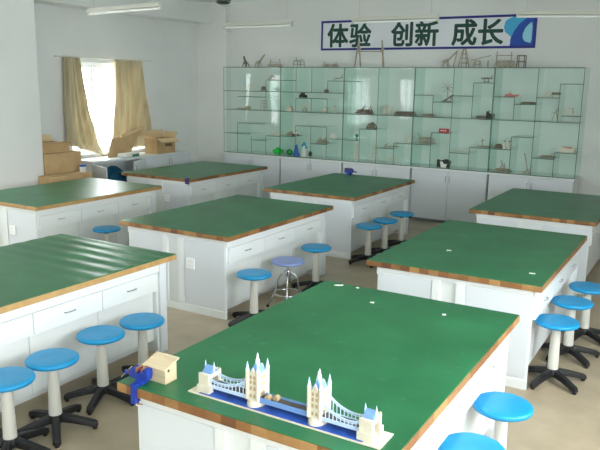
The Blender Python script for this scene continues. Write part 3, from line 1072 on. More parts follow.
block('paper_box', 'small white paper box on a lower shelf, second case', 'box', (-3.296, YI - .05, A5), MB().box(-.045, .045, -.04, .04, 0, .08), 'white_toy', bevel=.003, parts=[('ribbon', MB().box(-.046, .046, -.006, .006, 0, .0815), 'stick_pale')])
block('wooden_block', 'beige wooden house block on the middle shelf, second case', 'model', (-4.163, YI - .05, ZM), MB().prism([(-.05, 0), (.05, 0), (.05, .05), (0, .085), (-.05, .05)], 'y', -.04, .04), 'stick_pale', bevel=.003, parts=[('chimney', MB().box(.02, .032, -.01, .01, .06, .095), 'pink_toy')])
car('dark toy car with beige top on the upper part shelf', (-3.903, YI - .05, A3), 'black_toy', 'stick_pale', .13)
sticks('stick_chair', 'small beige stick chair on the middle shelf, second case', 'model', (-3.915, YI, ZM), tower_bars(.07, .06, .07, 1) + [((-.035, .035, 0), (-.035, .035, .12)), ((.035, .035, 0), (.035, .035, .12)), ((-.035, .035, .115), (.035, .035, .115))], 'stick_pale', .011)
block('wooden_block', 'lumpy beige carved animal on the middle shelf, second case', 'figurine', (-3.497, YI, ZM), lump(.06, .04, .035, 21), 'stick_pale', True, parts=[('head', lump(.02, .02, .018, 4).v and MB().lathe([(.012, .05), (.024, .07), (.012, .09)], 10, (.06, 0, 0)), 'stick_pale')])
block('figurine', 'tiny beige standing figurine on the middle shelf, second case', 'figurine', (-3.31, YI, ZM), MB().lathe([(.022, 0), (.025, .01), (.014, .06), (.02, .08), (.012, .1)], 10), 'stick_pale', True, parts=[('cap', MB().lathe([(.018, .09), (.01, .11)], 10), 'pink_toy')])
sticks('stick_plane', 'stick glider on the highest short shelf of the second case', 'model', (-3.258, YI, A1), [((-.09, 0, .02), (.09, 0, .05)), ((0, -.1, .04), (0, .1, .04), .014), ((.06, 0, .04), (.08, 0, .1)), ((-.08, 0, 0), (-.08, 0, .03))], 'stick', .009)
block('wooden_block', 'dark little carved block on the upper shelf, second case', 'model', (-3.476, YI, A2), MB().box(-.03, .03, -.03, .03, 0, .05), 'stick_dark', bevel=.004, parts=[('peg', MB().bar((0, 0, .05), (0, 0, .08), .012), 'stick')])
# middle case
sticks('stick_pile', 'brown heap of crossed sticks on the middle shelf, third case', 'model', (-2.749, YI, ZM), [((-.16 + .04 * i, -.04 + .01 * i, .005), (-.1 + .035 * i, .05 - .02 * i, .04 + .03 * (i % 4))) for i in range(8)] + truss_bars(.28, .06, .08, 5), 'stick_dark', .012)
sticks('stick_ladder', 'pale zigzag stick ladder on the middle shelf, third case', 'model', (-2.324, YI, ZM), [((-.09, 0, 0), (-.05, 0, .15)), ((-.05, 0, .15), (0, 0, .0)), ((0, 0, 0), (.03, 0, .14)), ((.03, 0, .14), (.09, 0, 0)), ((-.09, .05, 0), (-.05, .05, .15)), ((.03, .05, .14), (.09, .05, 0)), ((-.05, 0, .15), (-.05, .05, .15))], 'stick_pale', .013)
sticks('stick_bridge', 'long low dark stick bridge on the middle shelf, third case', 'model', (-2.031, YI, ZM), truss_bars(.34, .05, .1, 6), 'stick_dark', .013)
sticks('gear_cart', 'dark geared cart on the short shelf of the third case', 'model', (-2.613, YI, A4), truss_bars(.15, .07, .08, 2), 'stick_dark', .016, extra=[('gear', MB().bar((.03, -.05, .06), (.03, -.03, .06), .09, n=10), 'stick_dark')])
block('ball', 'tiny dark green ball on a stand, third case lower shelf', 'toy', (-2.853, YI - .05, A5), MB().lathe([(.012, 0), (.008, .035), (.02, .045), (.03, .065), (.024, .085), (.01, .095)], 12), 'green_dark', True, parts=[('base', MB().lathe([(.025, 0), (.02, .01)], 12), 'stick_dark')])
sticks('stick_post', 'thin cream stick post standing on the third case bottom', 'model', (-2.863, YI, ZB + GT), tower_bars(.06, .28, .04, 4), 'stick_pale', .009)
sticks('stick_tower', 'cream tapering stick tower on the third case bottom', 'model', (-2.541, YI, ZB + GT), tower_bars(.12, .26, .02, 4), 'stick_pale', .008)
sticks('stick_raft', 'flat stick raft on the lowest short shelf, third case', 'model', (-2.254, YI, A6), [((-.12, y * .02, .006), (.12, y * .02, .02)) for y in range(-2, 3)] + [((-.1, -.05, .02), (-.08, .05, .05)), ((.05, -.05, .02), (.11, .05, .07))], 'stick', .01)
sticks('stick_fork', 'forked pale sticks leaning on the third case right shelf', 'model', (-1.948, YI, A5), [((-.05, 0, 0), (-.09, 0, .15)), ((-.05, 0, 0), (.04, 0, .17)), ((.04, .05, 0), (.07, 0, .2)), ((-.1, 0, .01), (.08, 0, .01))], 'stick_pale', .012)
sticks('stick_house', 'small pale stick house on the third case bottom, right bay', 'model', (-2.202, YI, ZB + GT), tower_bars(.12, .07, .12, 1) + [((-.06, 0, .07), (0, 0, .12)), ((0, 0, .12), (.06, 0, .07))], 'stick_pale', .009)
# fourth case
sticks('stick_flat', 'flat stick tray on the middle shelf, fourth case', 'model', (-1.636, YI, ZM), truss_bars(.2, .03, .1, 4), 'stick', .01)
sticks('windmill', 'spindly windmill with spiky sails in the fourth case', 'model', (-1.31, YI - .12, A3 + .0), [((0, 0, 0), (0, 0, .2), .01)] + [((0, -.01, .2), (.09 * c_(a), -.01, .2 + .09 * s_(a))) for a in (0.2, 0.9, 1.57, 2.25, 2.95, 3.8, 5.6)], 'stick', .007, extra=[('base', MB().box(-.03, .03, -.03, .03, 0, .01), 'stick_dark')])
sticks('stick_ramp', 'slanted dark stick ramp beside the windmill', 'model', (-1.335, YI, A3), [((-.07, y, .005), (.07, y, .1)) for y in (-.03, 0, .03)] + [((.05, -.03, 0), (.06, -.03, .09)), ((-.09, -.03, .005), (.06, -.03, .005))], 'stick_dark', .012)
sticks('model_plane', 'little grey stick airplane on the highest short shelf, fourth case', 'model', (-0.763, YI, A1), [((-.08, 0, .06), (.08, 0, .06), .02), ((0, -.09, .065), (0, .09, .065), .016), ((-.03, 0, 0), (-.03, 0, .06)), ((.03, 0, 0), (.03, 0, .06)), ((.07, 0, .06), (.08, 0, .1), .012), ((-.05, 0, .01), (.05, 0, .01))], 'stick_dark', .01)
block('black_box', 'dark open box on the middle shelf, right end of fourth case', 'box', (-0.665, YI - .02, ZM), MB().prism([(-.06, 0), (.06, 0), (.06, .08), (.02, .06), (-.05, .11)], 'y', -.04, .04), 'black_toy', bevel=.003, parts=[('flap', MB().bar((-.05, -.04, .1), (-.02, .04, .12), .012), 'stick_dark')])
sticks('stick_sled', 'low dark stick sled left of the dark open box', 'model', (-0.81, YI, ZM), truss_bars(.14, .03, .07, 3), 'stick_dark', .011)
sticks('stick_bridge', 'tangled pale stick bridge on the left lower shelf, fourth case', 'model', (-1.655, YI, A5), truss_bars(.26, .09, .1, 4) + [((-.1, 0, .09), (-.15, 0, .16)), ((.06, 0, .09), (.1, 0, .17))], 'stick', .011)
block('red_box', 'small red box with pale print on a short shelf', 'box', (-1.345, YI - .08, A4), MB().box(-.075, .075, -.03, .03, 0, .06), 'red_toy', bevel=.003, parts=[('pale_print', MB().box(-.045, -.02, -.0315, -.03, .02, .042).box(-.008, .014, -.0315, -.03, .02, .042).box(.026, .045, -.0315, -.03, .02, .042), 'white_toy')])
sticks('stick_beam', 'long slim tilted stick beam on the lowest shelf, fourth case', 'model', (-1.053, YI, A6), [((-.13, 0, .005), (.13, 0, .06)), ((-.13, .04, .005), (.13, .04, .06)), ((.06, 0, 0), (.06, 0, .045))], 'stick_pale', .013)
sticks('stick_raft', 'brown stick raft with mast on the right shelf, fourth case', 'model', (-0.732, YI, A5), [((-.1, y * .02, .008), (.1, y * .02, .008)) for y in range(-2, 3)] + [((-.03, 0, 0), (-.03, 0, .13), .012), ((-.05, 0, .08), (0, 0, .1), .02)], 'stick', .013)
block('puppet', 'black and white puppet lying on the fourth case bottom', 'toy', (-1.335, YI - .05, ZB + GT), MB().prism([(-.1, 0), (.1, 0), (.12, .1), (.04, .13), (-.05, .1), (-.1, .12)], 'y', -.03, .03), 'black_toy', bevel=.008, parts=[('white_face', MB().prism([(-.03, .0), (.05, .0), (.07, .06), (.02, .05), (-.01, .09), (-.05, .09)], 'y', -.034, -.03), 'white_toy')])
sticks('stick_fan', 'small spread of pale sticks left of the black and white puppet', 'model', (-1.428, YI, ZB + GT), [((0, 0, 0), (-.05 + .03 * i, 0, .13 - .01 * i)) for i in range(5)], 'stick_pale', .01)
# rightmost case
block('soap_block', 'flat pinkish model boat on the left shelf, rightmost case', 'model', (-0.378, YI, A2), MB().prism([(-.1, .0), (.08, 0), (.11, .035), (.02, .03), (-.02, .05), (-.09, .03)], 'y', -.03, .03), 'pink_toy', bevel=.004, parts=[('mast', MB().bar((-.02, 0, .05), (-.02, 0, .08), .008), 'stick')])
block('wooden_block', 'dark reddish block propped on sticks, rightmost case upper shelf', 'model', (0.258, YI - .05, A2), MB().box(-.06, .06, -.03, .03, .04, .075), 'stick_dark', bevel=.004, parts=[('props', MB().bar((-.05, 0, 0), (-.045, 0, .045), .01).bar((.05, 0, 0), (.05, 0, .045), .01), 'stick')])
sticks('stick_ramp', 'tan slanted sticks left of the propped reddish block', 'model', (0.11, YI, A2), [((-.06, y, .005), (.07, y, .1)) for y in (-.03, .03)] + [((.06, 0, 0), (.06, 0, .09)), ((-.08, 0, .005), (.08, 0, .005))], 'stick_pale', .011)
sticks('stick_tray', 'dark low stick tray on the second short shelf, rightmost case', 'model', (-0.129, YI, A3), truss_bars(.2, .02, .1, 4), 'stick_dark', .012)
sticks('stick_cage', 'white stick frame on the small shelf at the right end', 'model', (0.433, YI - .02, 1.731), tower_bars(.12, .1, .1, 2), 'stick_pale', .012)
sticks('stick_stand', 'small pale stick stand under the small right end shelf', 'model', (0.537, YI, ZM), tower_bars(.06, .06, .05, 1), 'stick_pale', .012)
sticks('stick_figure', 'leaning stick figure on the middle shelf of the rightmost case', 'model', (0.246, YI, ZM), [((-.03, 0, 0), (.02, 0, .14)), ((.05, 0, 0), (.02, 0, .14)), ((-.04, 0, .1), (.07, 0, .16)), ((.02, 0, .14), (.05, 0, .2))], 'stick', .009)
for i, (xx, lb) in enumerate(((-0.415, 'left one of two small beige figures on a lower shelf'), (-0.342, 'right one of two small beige figures on a lower shelf'))):
    block('figurine', lb, 'figurine', (xx, YI - .05, A5), MB().lathe([(.022, 0), (.024, .03), (.012, .06), (.02, .08), (.012, .105)], 10), 'stick_pale', True, parts=[('hat', MB().lathe([(.016, .1), (.01, .12)], 8), 'stick_dark')])
sticks('stick_cart', 'reddish brown stick cart left of the two beige figures', 'model', (-0.513, YI, A5), truss_bars(.1, .05, .07, 2), 'stick_dark', .013)
sticks('stick_pile', 'heap of crossed sticks on the rightmost case bottom', 'model', (-0.432, YI, ZB + GT), truss_bars(.26, .03, .1, 4) + [((-.06, 0, 0), (.0, 0, .1)), ((.02, 0, .03), (-.03, 0, .16)), ((.05, 0, 0), (.02, 0, .12))], 'stick', .012)
sticks('stick_mast', 'tall slanted stick mast on the rightmost case bottom', 'model', (-0.087, YI, ZB + GT), [((.04, 0, 0), (-.04, 0, .29), .014), ((.04, 0, .01), (.09, 0, .12)), ((-.05, 0, .01), (.08, 0, .01), .014), ((-.02, 0, 0), (.03, 0, .06), .02)], 'stick', .011)
sticks('stick_rail', 'flat rail of sticks on the lowest shelf, rightmost case', 'model', (0.203, YI, A6), truss_bars(.22, .02, .08, 4) + [((.04, 0, .02), (.07, 0, .06))], 'stick', .01)
block('model_boat', 'large beige wooden model boat on the right lower shelf', 'model', (0.464, YI - .05, A5), MB().prism([(-.13, .05), (-.09, 0), (.1, 0), (.14, .07), (.05, .055), (-.06, .08)], 'y', -.05, .05), 'stick_pale', bevel=.006, parts=[('deck', MB().box(-.06, .06, -.035, .035, .055, .075), 'pink_toy')])


# ------------------------------------------------------------------ low cabinets under the window, boxes, curtains
XF = -5.92
lc_group = 'low cabinets under the window'


def low_cabinet(label, y0, y1, open_=False):
    yc = (y0 + y1) / 2
    hw = (y1 - y0) / 2 - 0.004
    t = thing('low_cabinet', label, 'cabinet', (XF, yc, 0), 0, lc_group)
    dpt = -0.44
    b = MB()
    th = 0.018
    b.box(dpt, 0, -hw, -hw + th, 0.06, 0.86).box(dpt, 0, hw - th, hw, 0.06, 0.86).box(dpt, dpt + th, -hw + th, hw - th, 0.06, 0.86).box(dpt + th, 0, -hw + th, hw - th, 0.06, 0.06 + th).box(dpt + th, -0.01, -hw + th, hw - th, 0.86 - th, 0.86)
    b.build('carcass', 'lam', t)
    MB().box(dpt + 0.02, -0.04, -hw + 0.02, hw - 0.02, 0, 0.06).build('plinth', 'grey_gap', t)
    for s in (-1, 1):
        a, c = sorted((s * 0.002, s * hw))
        db = MB()
        if open_ and s < 0:
            db.box(0, 0.017, 0.0, c - a, 0.07, 0.85)
            d = db.build('door', 'panel', t, bevel=0.002, loc=(0.0, a, 0), rotz=-1.95)
            hb, hy = d, c - a - 0.03
        elif open_ and s > 0:
            db.box(0, 0.017, a - c, 0.0, 0.07, 0.85)
            d = db.build('door', 'panel', t, bevel=0.002, loc=(0.0, c, 0), rotz=0.42)
            hb, hy = d, a - c + 0.03
        else:
            d = db.box(0, 0.017, a, c, 0.07, 0.85).build('door', 'panel', t, bevel=0.002)
            hb, hy = d, s * 0.03
        MB().tube([(0.017, hy, 0.70), (0.04, hy, 0.71), (0.04, hy, 0.78), (0.017, hy, 0.79)], 0.005, 6).build('handle', 'handle', hb, smooth=True)
    return t


low_cabinet('closed low white cabinet carrying the open cardboard box', 6.53, 7.70)
low_cabinet('low white cabinet with doors ajar and a teal bundle inside', 5.36, 6.53, True)
tag(MB().box(XF - 0.45, XF + 0.015, 5.36, 7.70, 0.86, 0.888).build('counter_board', 'lam', bevel=0.003),
    'white counter board over the low cabinets under the window', 'counter')
t = thing('teal_bundle', 'teal plastic bundle stuffed in the open low cabinet', 'bundle', (XF - 0.2, 5.96, 0.079))
lump(.16, .30, .33, 31, 20).build('bag', 'teal_bag', t, smooth=True)
MB().tube([(.1, -.2, .5), (.14, -.05, .6), (.13, .1, .58), (.1, .22, .48)], .02, 8).build('bag_neck', 'teal_bag', t, smooth=True)


def carton(name, label, loc, sx, sy, sz, rot=0.0, m='card', flaps=None, group='cardboard boxes'):
    """closed or open cardboard box; wall thickness 6 mm"""
    t = thing(name, label, 'box', loc, rot, group)
    th = 0.006
    hx, hy = sx / 2, sy / 2
    b = MB()
    b.box(-hx, hx, -hy, -hy + th, 0, sz).box(-hx, hx, hy - th, hy, 0, sz).box(-hx, -hx + th, -hy + th, hy - th, 0, sz).box(hx - th, hx, -hy + th, hy - th, 0, sz).box(-hx + th, hx - th, -hy + th, hy - th, 0, th)
    b.build('box_body', m, t, bevel=0.0015)
    if flaps is None:
        for s in (-1, 1):
            a, c = sorted((s * 0.002, s * hx))
            MB().box(a, c, -hy, hy, sz, sz + th).build('flap', m, t, bevel=0.001)
        MB().box(-0.03, 0.03, -hy - 0.001, hy + 0.001, sz + th, sz + th + 0.001).build('packing_tape', 'card_tape', t)
    else:
        for (edge, ang, ln) in flaps:
            ca, sa = c_(ang), s_(ang)
            f = MB()
            if edge in ('+x', '-x'):
                sg = 1 if edge == '+x' else -1
                p = [(sg * hx, sz), (sg * (hx + ln * ca), sz + ln * sa), (sg * (hx + ln * ca - th * sa), sz + ln * sa + th * ca), (sg * (hx - th * sa), sz + th * ca)]
                f.prism([(u, v) for u, v in p], 'y', -hy, hy)
            else:
                sg = 1 if edge == '+y' else -1
                p = [(sg * hy, sz), (sg * (hy + ln * ca), sz + ln * sa), (sg * (hy + ln * ca - th * sa), sz + ln * sa + th * ca), (sg * (hy - th * sa), sz + th * ca)]
                f.prism([(u, v) for u, v in p], 'x', -hx, hx)
            f.build('flap', 'card_in', t)
    return t


o = carton('cardboard_box', 'open cardboard box with raised flaps on the low window cabinet', (-6.06, 7.05, 0.889), 0.28, 0.46, 0.26, 0.0,
           flaps=[('-x', 1.5, 0.13), ('+x', -0.5, 0.12), ('-y', 0.45, 0.13), ('+y', 0.9, 0.12)])
MB().box(0.1401, 0.1412, -0.02, 0.15, 0.12, 0.17).build('printed_mark', 'ink', o)
t = thing('cardboard_sheet', 'wide cardboard sheet leaning beside the open box under the curtain', 'cardboard', (-6.225, 6.33, 0.889), 0, 'cardboard boxes')
b = MB()
b.prism([(-0.44, 0.0), (-0.30, 0.30), (0.05, 0.32), (0.30, 0.40), (0.43, 0.44), (0.40, 0.38), (0.20, 0.20), (0.05, 0.0)], 'x', -0.006, 0.006)
b.v = [(v[0] - 0.15 * v[2] + 0.09, v[1], v[2]) for v in b.v]
b.build('sheet', 'card', t)
b = MB()
b.prism([(-0.1, 0.30), (0.05, 0.325), (0.30, 0.405), (0.44, 0.445), (0.40, 0.48), (0.1, 0.40), (-0.1, 0.36)], 'x', 0.0, 0.01)
b.v = [(v[0] + 0.25 * (v[2] - 0.3) + 0.045, v[1], v[2]) for v in b.v]
b.build('folded_flap', 'card_in', t)
t = thing('book', 'thin white box with green edge lying on the low window cabinet', 'box', (-6.01, 6.23, 0.889), 0.12)
MB().box(-0.088, 0.088, -0.17, 0.17, 0.0, 0.045).build('box_body', 'book_green', t, bevel=0.003)
MB().box(-0.09, 0.09, -0.172, 0.172, 0.045, 0.062).build('lid', 'white_toy', t, bevel=0.003)
MB().box(-0.0895, 0.0895, -0.1725, -0.02, 0.008, 0.05).build('pale_label', 'white_toy', t)

carton('cardboard_box', 'topmost open cardboard box of the stack by the white pillar', (-6.03, 4.62, 1.085), 0.34, 0.52, 0.13, 0.0, flaps=[('-x', 0.9, 0.12), ('+x', 0.35, 0.07)])
carton('cardboard_box', 'wide taped cardboard box second from top by the white pillar', (-5.96, 4.675, 0.66), 0.40, 0.66, 0.418)
carton('cardboard_box', 'cardboard box low in the stack by the white pillar', (-5.96, 4.66, 0.0), 0.42, 0.64, 0.652)
carton('cardboard_box', 'cardboard box at the foot of the stack behind the left table', (-5.58, 4.55, 0.0), 0.30, 0.70, 0.43)
carton('cardboard_box', 'low cardboard box in front of the stack behind the left table', (-5.58, 4.56, 0.438), 0.27, 0.72, 0.36)
t = thing('small_carton', 'small white carton with blue cap beside the stacked boxes', 'carton', (-5.55, 4.84, 0.806), 0.2)
MB().box(-.03, .03, -.035, .035, 0, .08).build('carton_body', 'white_toy', t, bevel=.003)
MB().box(-.032, .032, -.037, .037, .08, .11).build('cap', 'blue_toy', t, bevel=.004)


def curtain(name, label, left, right, ztop, zbot, x, pleats, amp, zb_fn=None):
    """hanging cloth: left(z), right(z) give the side edges"""
    nz, ny = 36, 90
    vs = []
    for j in range(nz + 1):
        f = j / nz
        for i in range(ny + 1):
            u = i / ny
            zb = zbot if zb_fn is None else zb_fn(u)
            z = ztop + (zb - ztop) * f
            a, c = left(z), right(z)
            y = a + (c - a) * u
            k = amp * (0.85 + 0.35 * f)
            xx = x + k * s_(2 * PI * pleats * u + 0.8 * s_(3 * u + f)) + 0.4 * k * s_(2 * PI * pleats * 2.3 * u + 2 * f)
            y += 0.25 * k * c_(2 * PI * pleats * u + 1.5 * f)
            vs.append((xx, y, z))
    fs = []
    for j in range(nz):
        for i in range(ny):
            k = j * (ny + 1) + i
            fs.append((k, k + 1, k + ny + 2, k + ny + 1))
    t = thing(name, label, 'curtain', (x, (left(ztop) + right(ztop)) / 2, zbot), 0, 'beige window curtains')
    Lc = Vector(t.location)
    b = MB().add([(v[0] - Lc.x, v[1] - Lc.y, v[2] - Lc.z) for v in vs], fs)
    cl = b.build('cloth', 'curtain', t, smooth=True)
    sd = cl.modifiers.new('thick', 'SOLIDIFY')
    sd.thickness = 0.002
    h = MB()
    for i in range(int(pleats) + 1):
        y = left(ztop) + (right(ztop) - left(ztop)) * (i + .5) / (int(pleats) + 1)
        h.tube([(0.012 * c_(a) , y - Lc.y, ztop - zbot + 0.012 + 0.014 * s_(a)) for a in [2 * PI * k / 10 for k in range(10)]], 0.0025, 5, closed=True)
    h.build('rings', 'curt_rod', t)
    return t


def interp(pts):
    pts = sorted(pts)

    def f(z):
        if z <= pts[0][0]:
            return pts[0][1]
        for (z0, v0), (z1, v1) in zip(pts, pts[1:]):
            if z <= z1:
                k = (z - z0) / (z1 - z0)
                k = k * k * (3 - 2 * k) * 0.4 + k * 0.6
                return v0 + (v1 - v0) * k
        return pts[-1][1]
    return f


XC = -6.33
curtain('curtain', 'beige curtain swept aside to the left of the bright window', interp([(0.9, 5.36), (1.2, 5.20), (1.7, 5.20), (2.46, 5.24)]),
        interp([(0.88, 6.02), (1.2, 5.86), (1.7, 5.70), (2.2, 5.60), (2.46, 5.56)]), 2.45, 0.90, XC, 4, 0.042, lambda u: 1.14 - 0.24 * u)
curtain('curtain', 'beige curtain hanging at the right of the bright window', interp([(1.0, 6.12), (1.4, 6.18), (1.9, 6.25), (2.46, 6.28)]),
        interp([(1.0, 7.16), (1.4, 7.12), (1.9, 7.0), (2.46, 6.92)]), 2.45, 1.0, XC, 5.5, 0.042)
t = thing('curtain_rod', 'thin pale curtain rod above the left window', 'curtain rod', (XC, 6.15, 2.46))
MB().bar((0, -1.05, 0), (0, 1.05, 0), 0.018, n=10).build('rod', 'curt_rod', t, smooth=True)
for y in (-1.0, 1.0):
    MB().bar((0, y, 0), (-0.09, y, 0), 0.014, n=8).build('bracket', 'curt_rod', t)

# curtain of the window further along, seen only as a reflection in the glass
curtain('curtain', 'beige curtain seen reflected in the glass of the middle case', interp([(0.9, -1.3), (2.46, -1.2)]), interp([(0.9, -0.55), (2.46, -0.65)]), 2.45, 0.9, XC, 6, 0.03)


# ------------------------------------------------------------------ ceiling lamps and fan
def lamp(label, x, y, z, rot=0.0, dz=0.0):
    t = thing('fluorescent_lamp', label, 'lamp', (x, y, z), rot, 'hanging fluorescent lamps')
    t.rotation_euler = (0, -dz, rot)
    MB().prism([(-0.035, 0.0), (0.035, 0.0), (0.02, 0.045), (-0.02, 0.045)], 'x', -0.6, 0.6).build('batten', 'lamp_white', t, bevel=0.003)
    tb = MB().bar((-0.58, 0, -0.02), (0.58, 0, -0.02), 0.03, n=14).build('tube', 'lamp_tube', t, smooth=True)
    for s in (-1, 1):
        MB().box(s * 0.59 - 0.012, s * 0.59 + 0.012, -0.02, 0.02, -0.036, 0.006).build('lamp_holder', 'lamp_white', tb)
        MB().bar((s * 0.5, 0, 0.045), (s * 0.5, 0, R['zc'] - z), 0.006, n=6).build('hanging_rod', 'lamp_white', t)


lamp('unlit tube lamp hanging above the left glass case', -3.64, 6.5, 2.935)
lamp('unlit tube lamp hanging across the sign lettering', -1.50, 6.5, 2.945)
lamp('unlit tube lamp at the right picture edge beside the sign emblem', 0.67, 6.5, 2.93, 0.0, -0.035)
lamp('unlit tube lamp hanging above the window at top left', -4.11, 4.3, 2.96, 0.0, 0.02)

t = thing('ceiling_fan', 'ceiling fan with pale blades at the top picture edge', 'fan', (-3.44, 5.42, 3.105), 0.2)
MB().lathe([(0.02, 0.0), (0.07, 0.005), (0.1, 0.03), (0.1, 0.075), (0.06, 0.1), (0.02, 0.11)], 20).build('motor', 'fan_dark', t, smooth=True)
MB().bar((0, 0, 0.11), (0, 0, R['zc'] - 3.105), 0.025, n=10).build('down_rod', 'fan_grey', t)
for k in range(3):
    a = 2 * PI * k / 3 - 0.15
    b = MB()
    d = Vector((c_(a), s_(a), 0))
    sd = Vector((-d.y, d.x, 0))
    vs = []
    for (r_, w_, ti) in ((0.09, 0.03, 0), (0.16, 0.05, 0.01), (0.3, 0.07, 0.014), (0.58, 0.075, 0.014), (0.6, 0.06, 0.012)):
        for sgn in (1, -1):
            vs += [d * r_ + sd * w_ * sgn + Vector((0, 0, 0.03 + sgn * ti)), d * r_ + sd * w_ * sgn + Vector((0, 0, 0.036 + sgn * ti))]
    fs = []
    for i in range(4):
        o_ = i * 4
        fs += [(o_, o_ + 4, o_ + 5, o_ + 1), (o_ + 2, o_ + 3, o_ + 7, o_ + 6), (o_ + 1, o_ + 5, o_ + 7, o_ + 3), (o_, o_ + 2, o_ + 6, o_ + 4)]
    fs += [(0, 1, 3, 2), (16, 18, 19, 17)]
    b.add(vs, fs).build('blade', 'fan_grey', t)

# ------------------------------------------------------------------ bridge model
ZM0 = ZT + 0.0005
t = thing('bridge_model', 'cream and blue paper bridge model with two spired towers', 'model', (0.823, 0.155, ZM0))
X0, X1 = -0.455, 0.455
MB().box(X0, X1, -0.066, 0.066, 0, 0.006).build('base_board', 'cream', t, bevel=0.001)
MB().box(X0 + 0.055, X1 - 0.075, -0.06, 0.06, 0.006, 0.0075).build('river', 'river', t)
PXS = (-0.135, 0.16)
AXS = (-0.385, 0.385)
DZ = 0.040
for px in PXS:
    # boat shaped pier
    n = 28
    vs, prof = [], [(0.0, 1.0), (0.014, 0.98), (0.016, 0.93), (0.03, 0.9), (0.032, 0.8)]
    b = MB()
    for (z, k) in prof:
        for i in range(n):
            a = 2 * PI * i / n
            vs.append((px + 0.038 * k * c_(a) * (1 if abs(s_(a)) < .8 else .95), 0.055 * k * s_(a), 0.006 + z))
    fs = []
    for j in range(len(prof) - 1):
        for i in range(n):
            fs.append((j * n + i, j * n + (i + 1) % n, (j + 1) * n + (i + 1) % n, (j + 1) * n + i))
    fs.append(tuple((len(prof) - 1) * n + i for i in range(n)))
    b.add(vs, fs).build('pier', 'cream', t, smooth=True)
    # tower: four corner turrets, walls with arch openings and window rows
    tw, td, zt0, zt1 = 0.026, 0.036, 0.034, 0.150
    b = MB()
    za = 0.075
    b.box(px - tw, px + tw, -td, td, za, zt1)
    b.box(px - tw, px + tw, -td, -td + 0.018, zt0, za).box(px - tw, px + tw, td - 0.018, td, zt0, za)
    for s in (-1, 1):          # pointed arch shoulders on the two road faces
        xx = px + s * tw
        p, q = sorted((xx, xx - s * 0.004))
        b.prism([(-td + .018, za - .016), (-td + .018, za), (0, za)], 'x', p, q).prism([(td - .018, za - .016), (td - .018, za), (0, za)], 'x', p, q)
    tow = b.build('tower', 'cream', t)
    win = MB()
    for s in (-1, 1):
        for z in (0.052, 0.085, 0.112, 0.134):
            y = s * td
            p, q = sorted((y, y + s * 0.0012))
            for dx in (-0.009, 0.009):
                win.box(px + dx - 0.0045, px + dx + 0.0045, p, q, z - 0.008, z + 0.006)
        for z in (0.10, 0.128):
            xx = px + s * tw
            p, q = sorted((xx, xx + s * 0.0012))
            for dy in (-0.013, 0.0, 0.013):
                win.box(p, q, dy - 0.004, dy + 0.004, z - 0.009, z + 0.007)
    win.build('window_openings', 'cream_dark', tow)
    cor = MB()
    for z in (0.066, 0.098, 0.123, 0.148):
        cor.box(px - tw - .002, px + tw + .002, -td - .002, td + .002, z - .0012, z + .0012)
    cor.build('cornice', 'cream', tow)
    for sx in (-1, 1):
        for sy in (-1, 1):
            cx_, cy_ = px + sx * tw, sy * td
            tr = MB().lathe([(0.0085, zt0), (0.0085, 0.156), (0.0095, 0.158), (0.0095, 0.162), (0.007, 0.163)], 8, (cx_, cy_, 0)).build('turret', 'cream', t)
            MB().lathe([(0.0088, 0.163), (0.005, 0.178), (0.002, 0.192), (0.0008, 0.2)], 8, (cx_, cy_, 0)).build('turret_spire', 'paper_lightblue', tr)
    b = MB()
    vs = [(px - tw + .004, -td + .004, zt1), (px + tw - .004, -td + .004, zt1), (px + tw - .004, td - .004, zt1), (px - tw + .004, td - .004, zt1), (px, -0.012, 0.188), (px, 0.012, 0.188)]
    b.add(vs, [(0, 1, 4), (1, 2, 5, 4), (2, 3, 5), (3, 0, 4, 5), (0, 3, 2, 1)])
    rf = b.build('tower_roof', 'paper_blue', t)
    MB().lathe([(0.009, 0.165), (0.009, 0.2), (0.006, 0.203), (0.004, 0.218), (0.0008, 0.23)], 8, (px, 0, 0)).build('roof_lantern', 'white_toy', rf)
    for s in (-1, 1):   # gables
        MB().prism([(px - .014, zt1), (px + .014, zt1), (px, zt1 + .024)], 'y', *sorted((s * td, s * (td - .006)))).build('gable', 'cream', rf)
for k, ax in enumerate(AXS):
    s = -1 if k == 0 else 1
    b = MB()
    aw, ad, zt1 = 0.027, 0.045, 0.088
    b.box(ax - aw, ax + aw, -ad, -ad + 0.022, 0.006, zt1).box(ax - aw, ax + aw, ad - 0.022, ad, 0.006, zt1).box(ax - aw, ax + aw, -ad + .022, ad - .022, 0.07, zt1)
    b.box(ax - aw - .006, ax + aw + .006, -ad - .006, -ad + .026, 0.006, 0.04).box(ax - aw - .006, ax + aw + .006, ad - .026, ad + .006, 0.006, 0.04)
    ab = b.build('gate_tower', 'cream', t, bevel=0.0008)
    m_ = MB()
    for dy in (-ad, ad - 0.006):
        for i in range(4):
            m_.box(ax - aw + i * .015, ax - aw + i * .015 + .008, dy, dy + 0.006, zt1, zt1 + 0.006)
    m_.build('battlement', 'cream', ab)
    rb = MB()
    vs = [(ax - aw + .004, -0.026, zt1), (ax + aw - .004, -0.026, zt1), (ax + aw - .004, 0.026, zt1), (ax - aw + .004, 0.026, zt1), (ax - aw + .008, 0, zt1 + .03), (ax + aw - .008, 0, zt1 + .03)]
    rb.add(vs, [(0, 1, 5, 4), (1, 2, 5), (2, 3, 4, 5), (3, 0, 4), (0, 3, 2, 1)])
    rb.build('gate_roof', 'paper_blue', t)
    for sx in (-1, 1):
        MB().lathe([(0.004, zt1), (0.004, zt1 + .026), (0.002, zt1 + .04), (0.0006, zt1 + .05)], 8, (ax + sx * (aw - .004), 0, 0)).build('gate_spire', 'paper_lightblue', t)
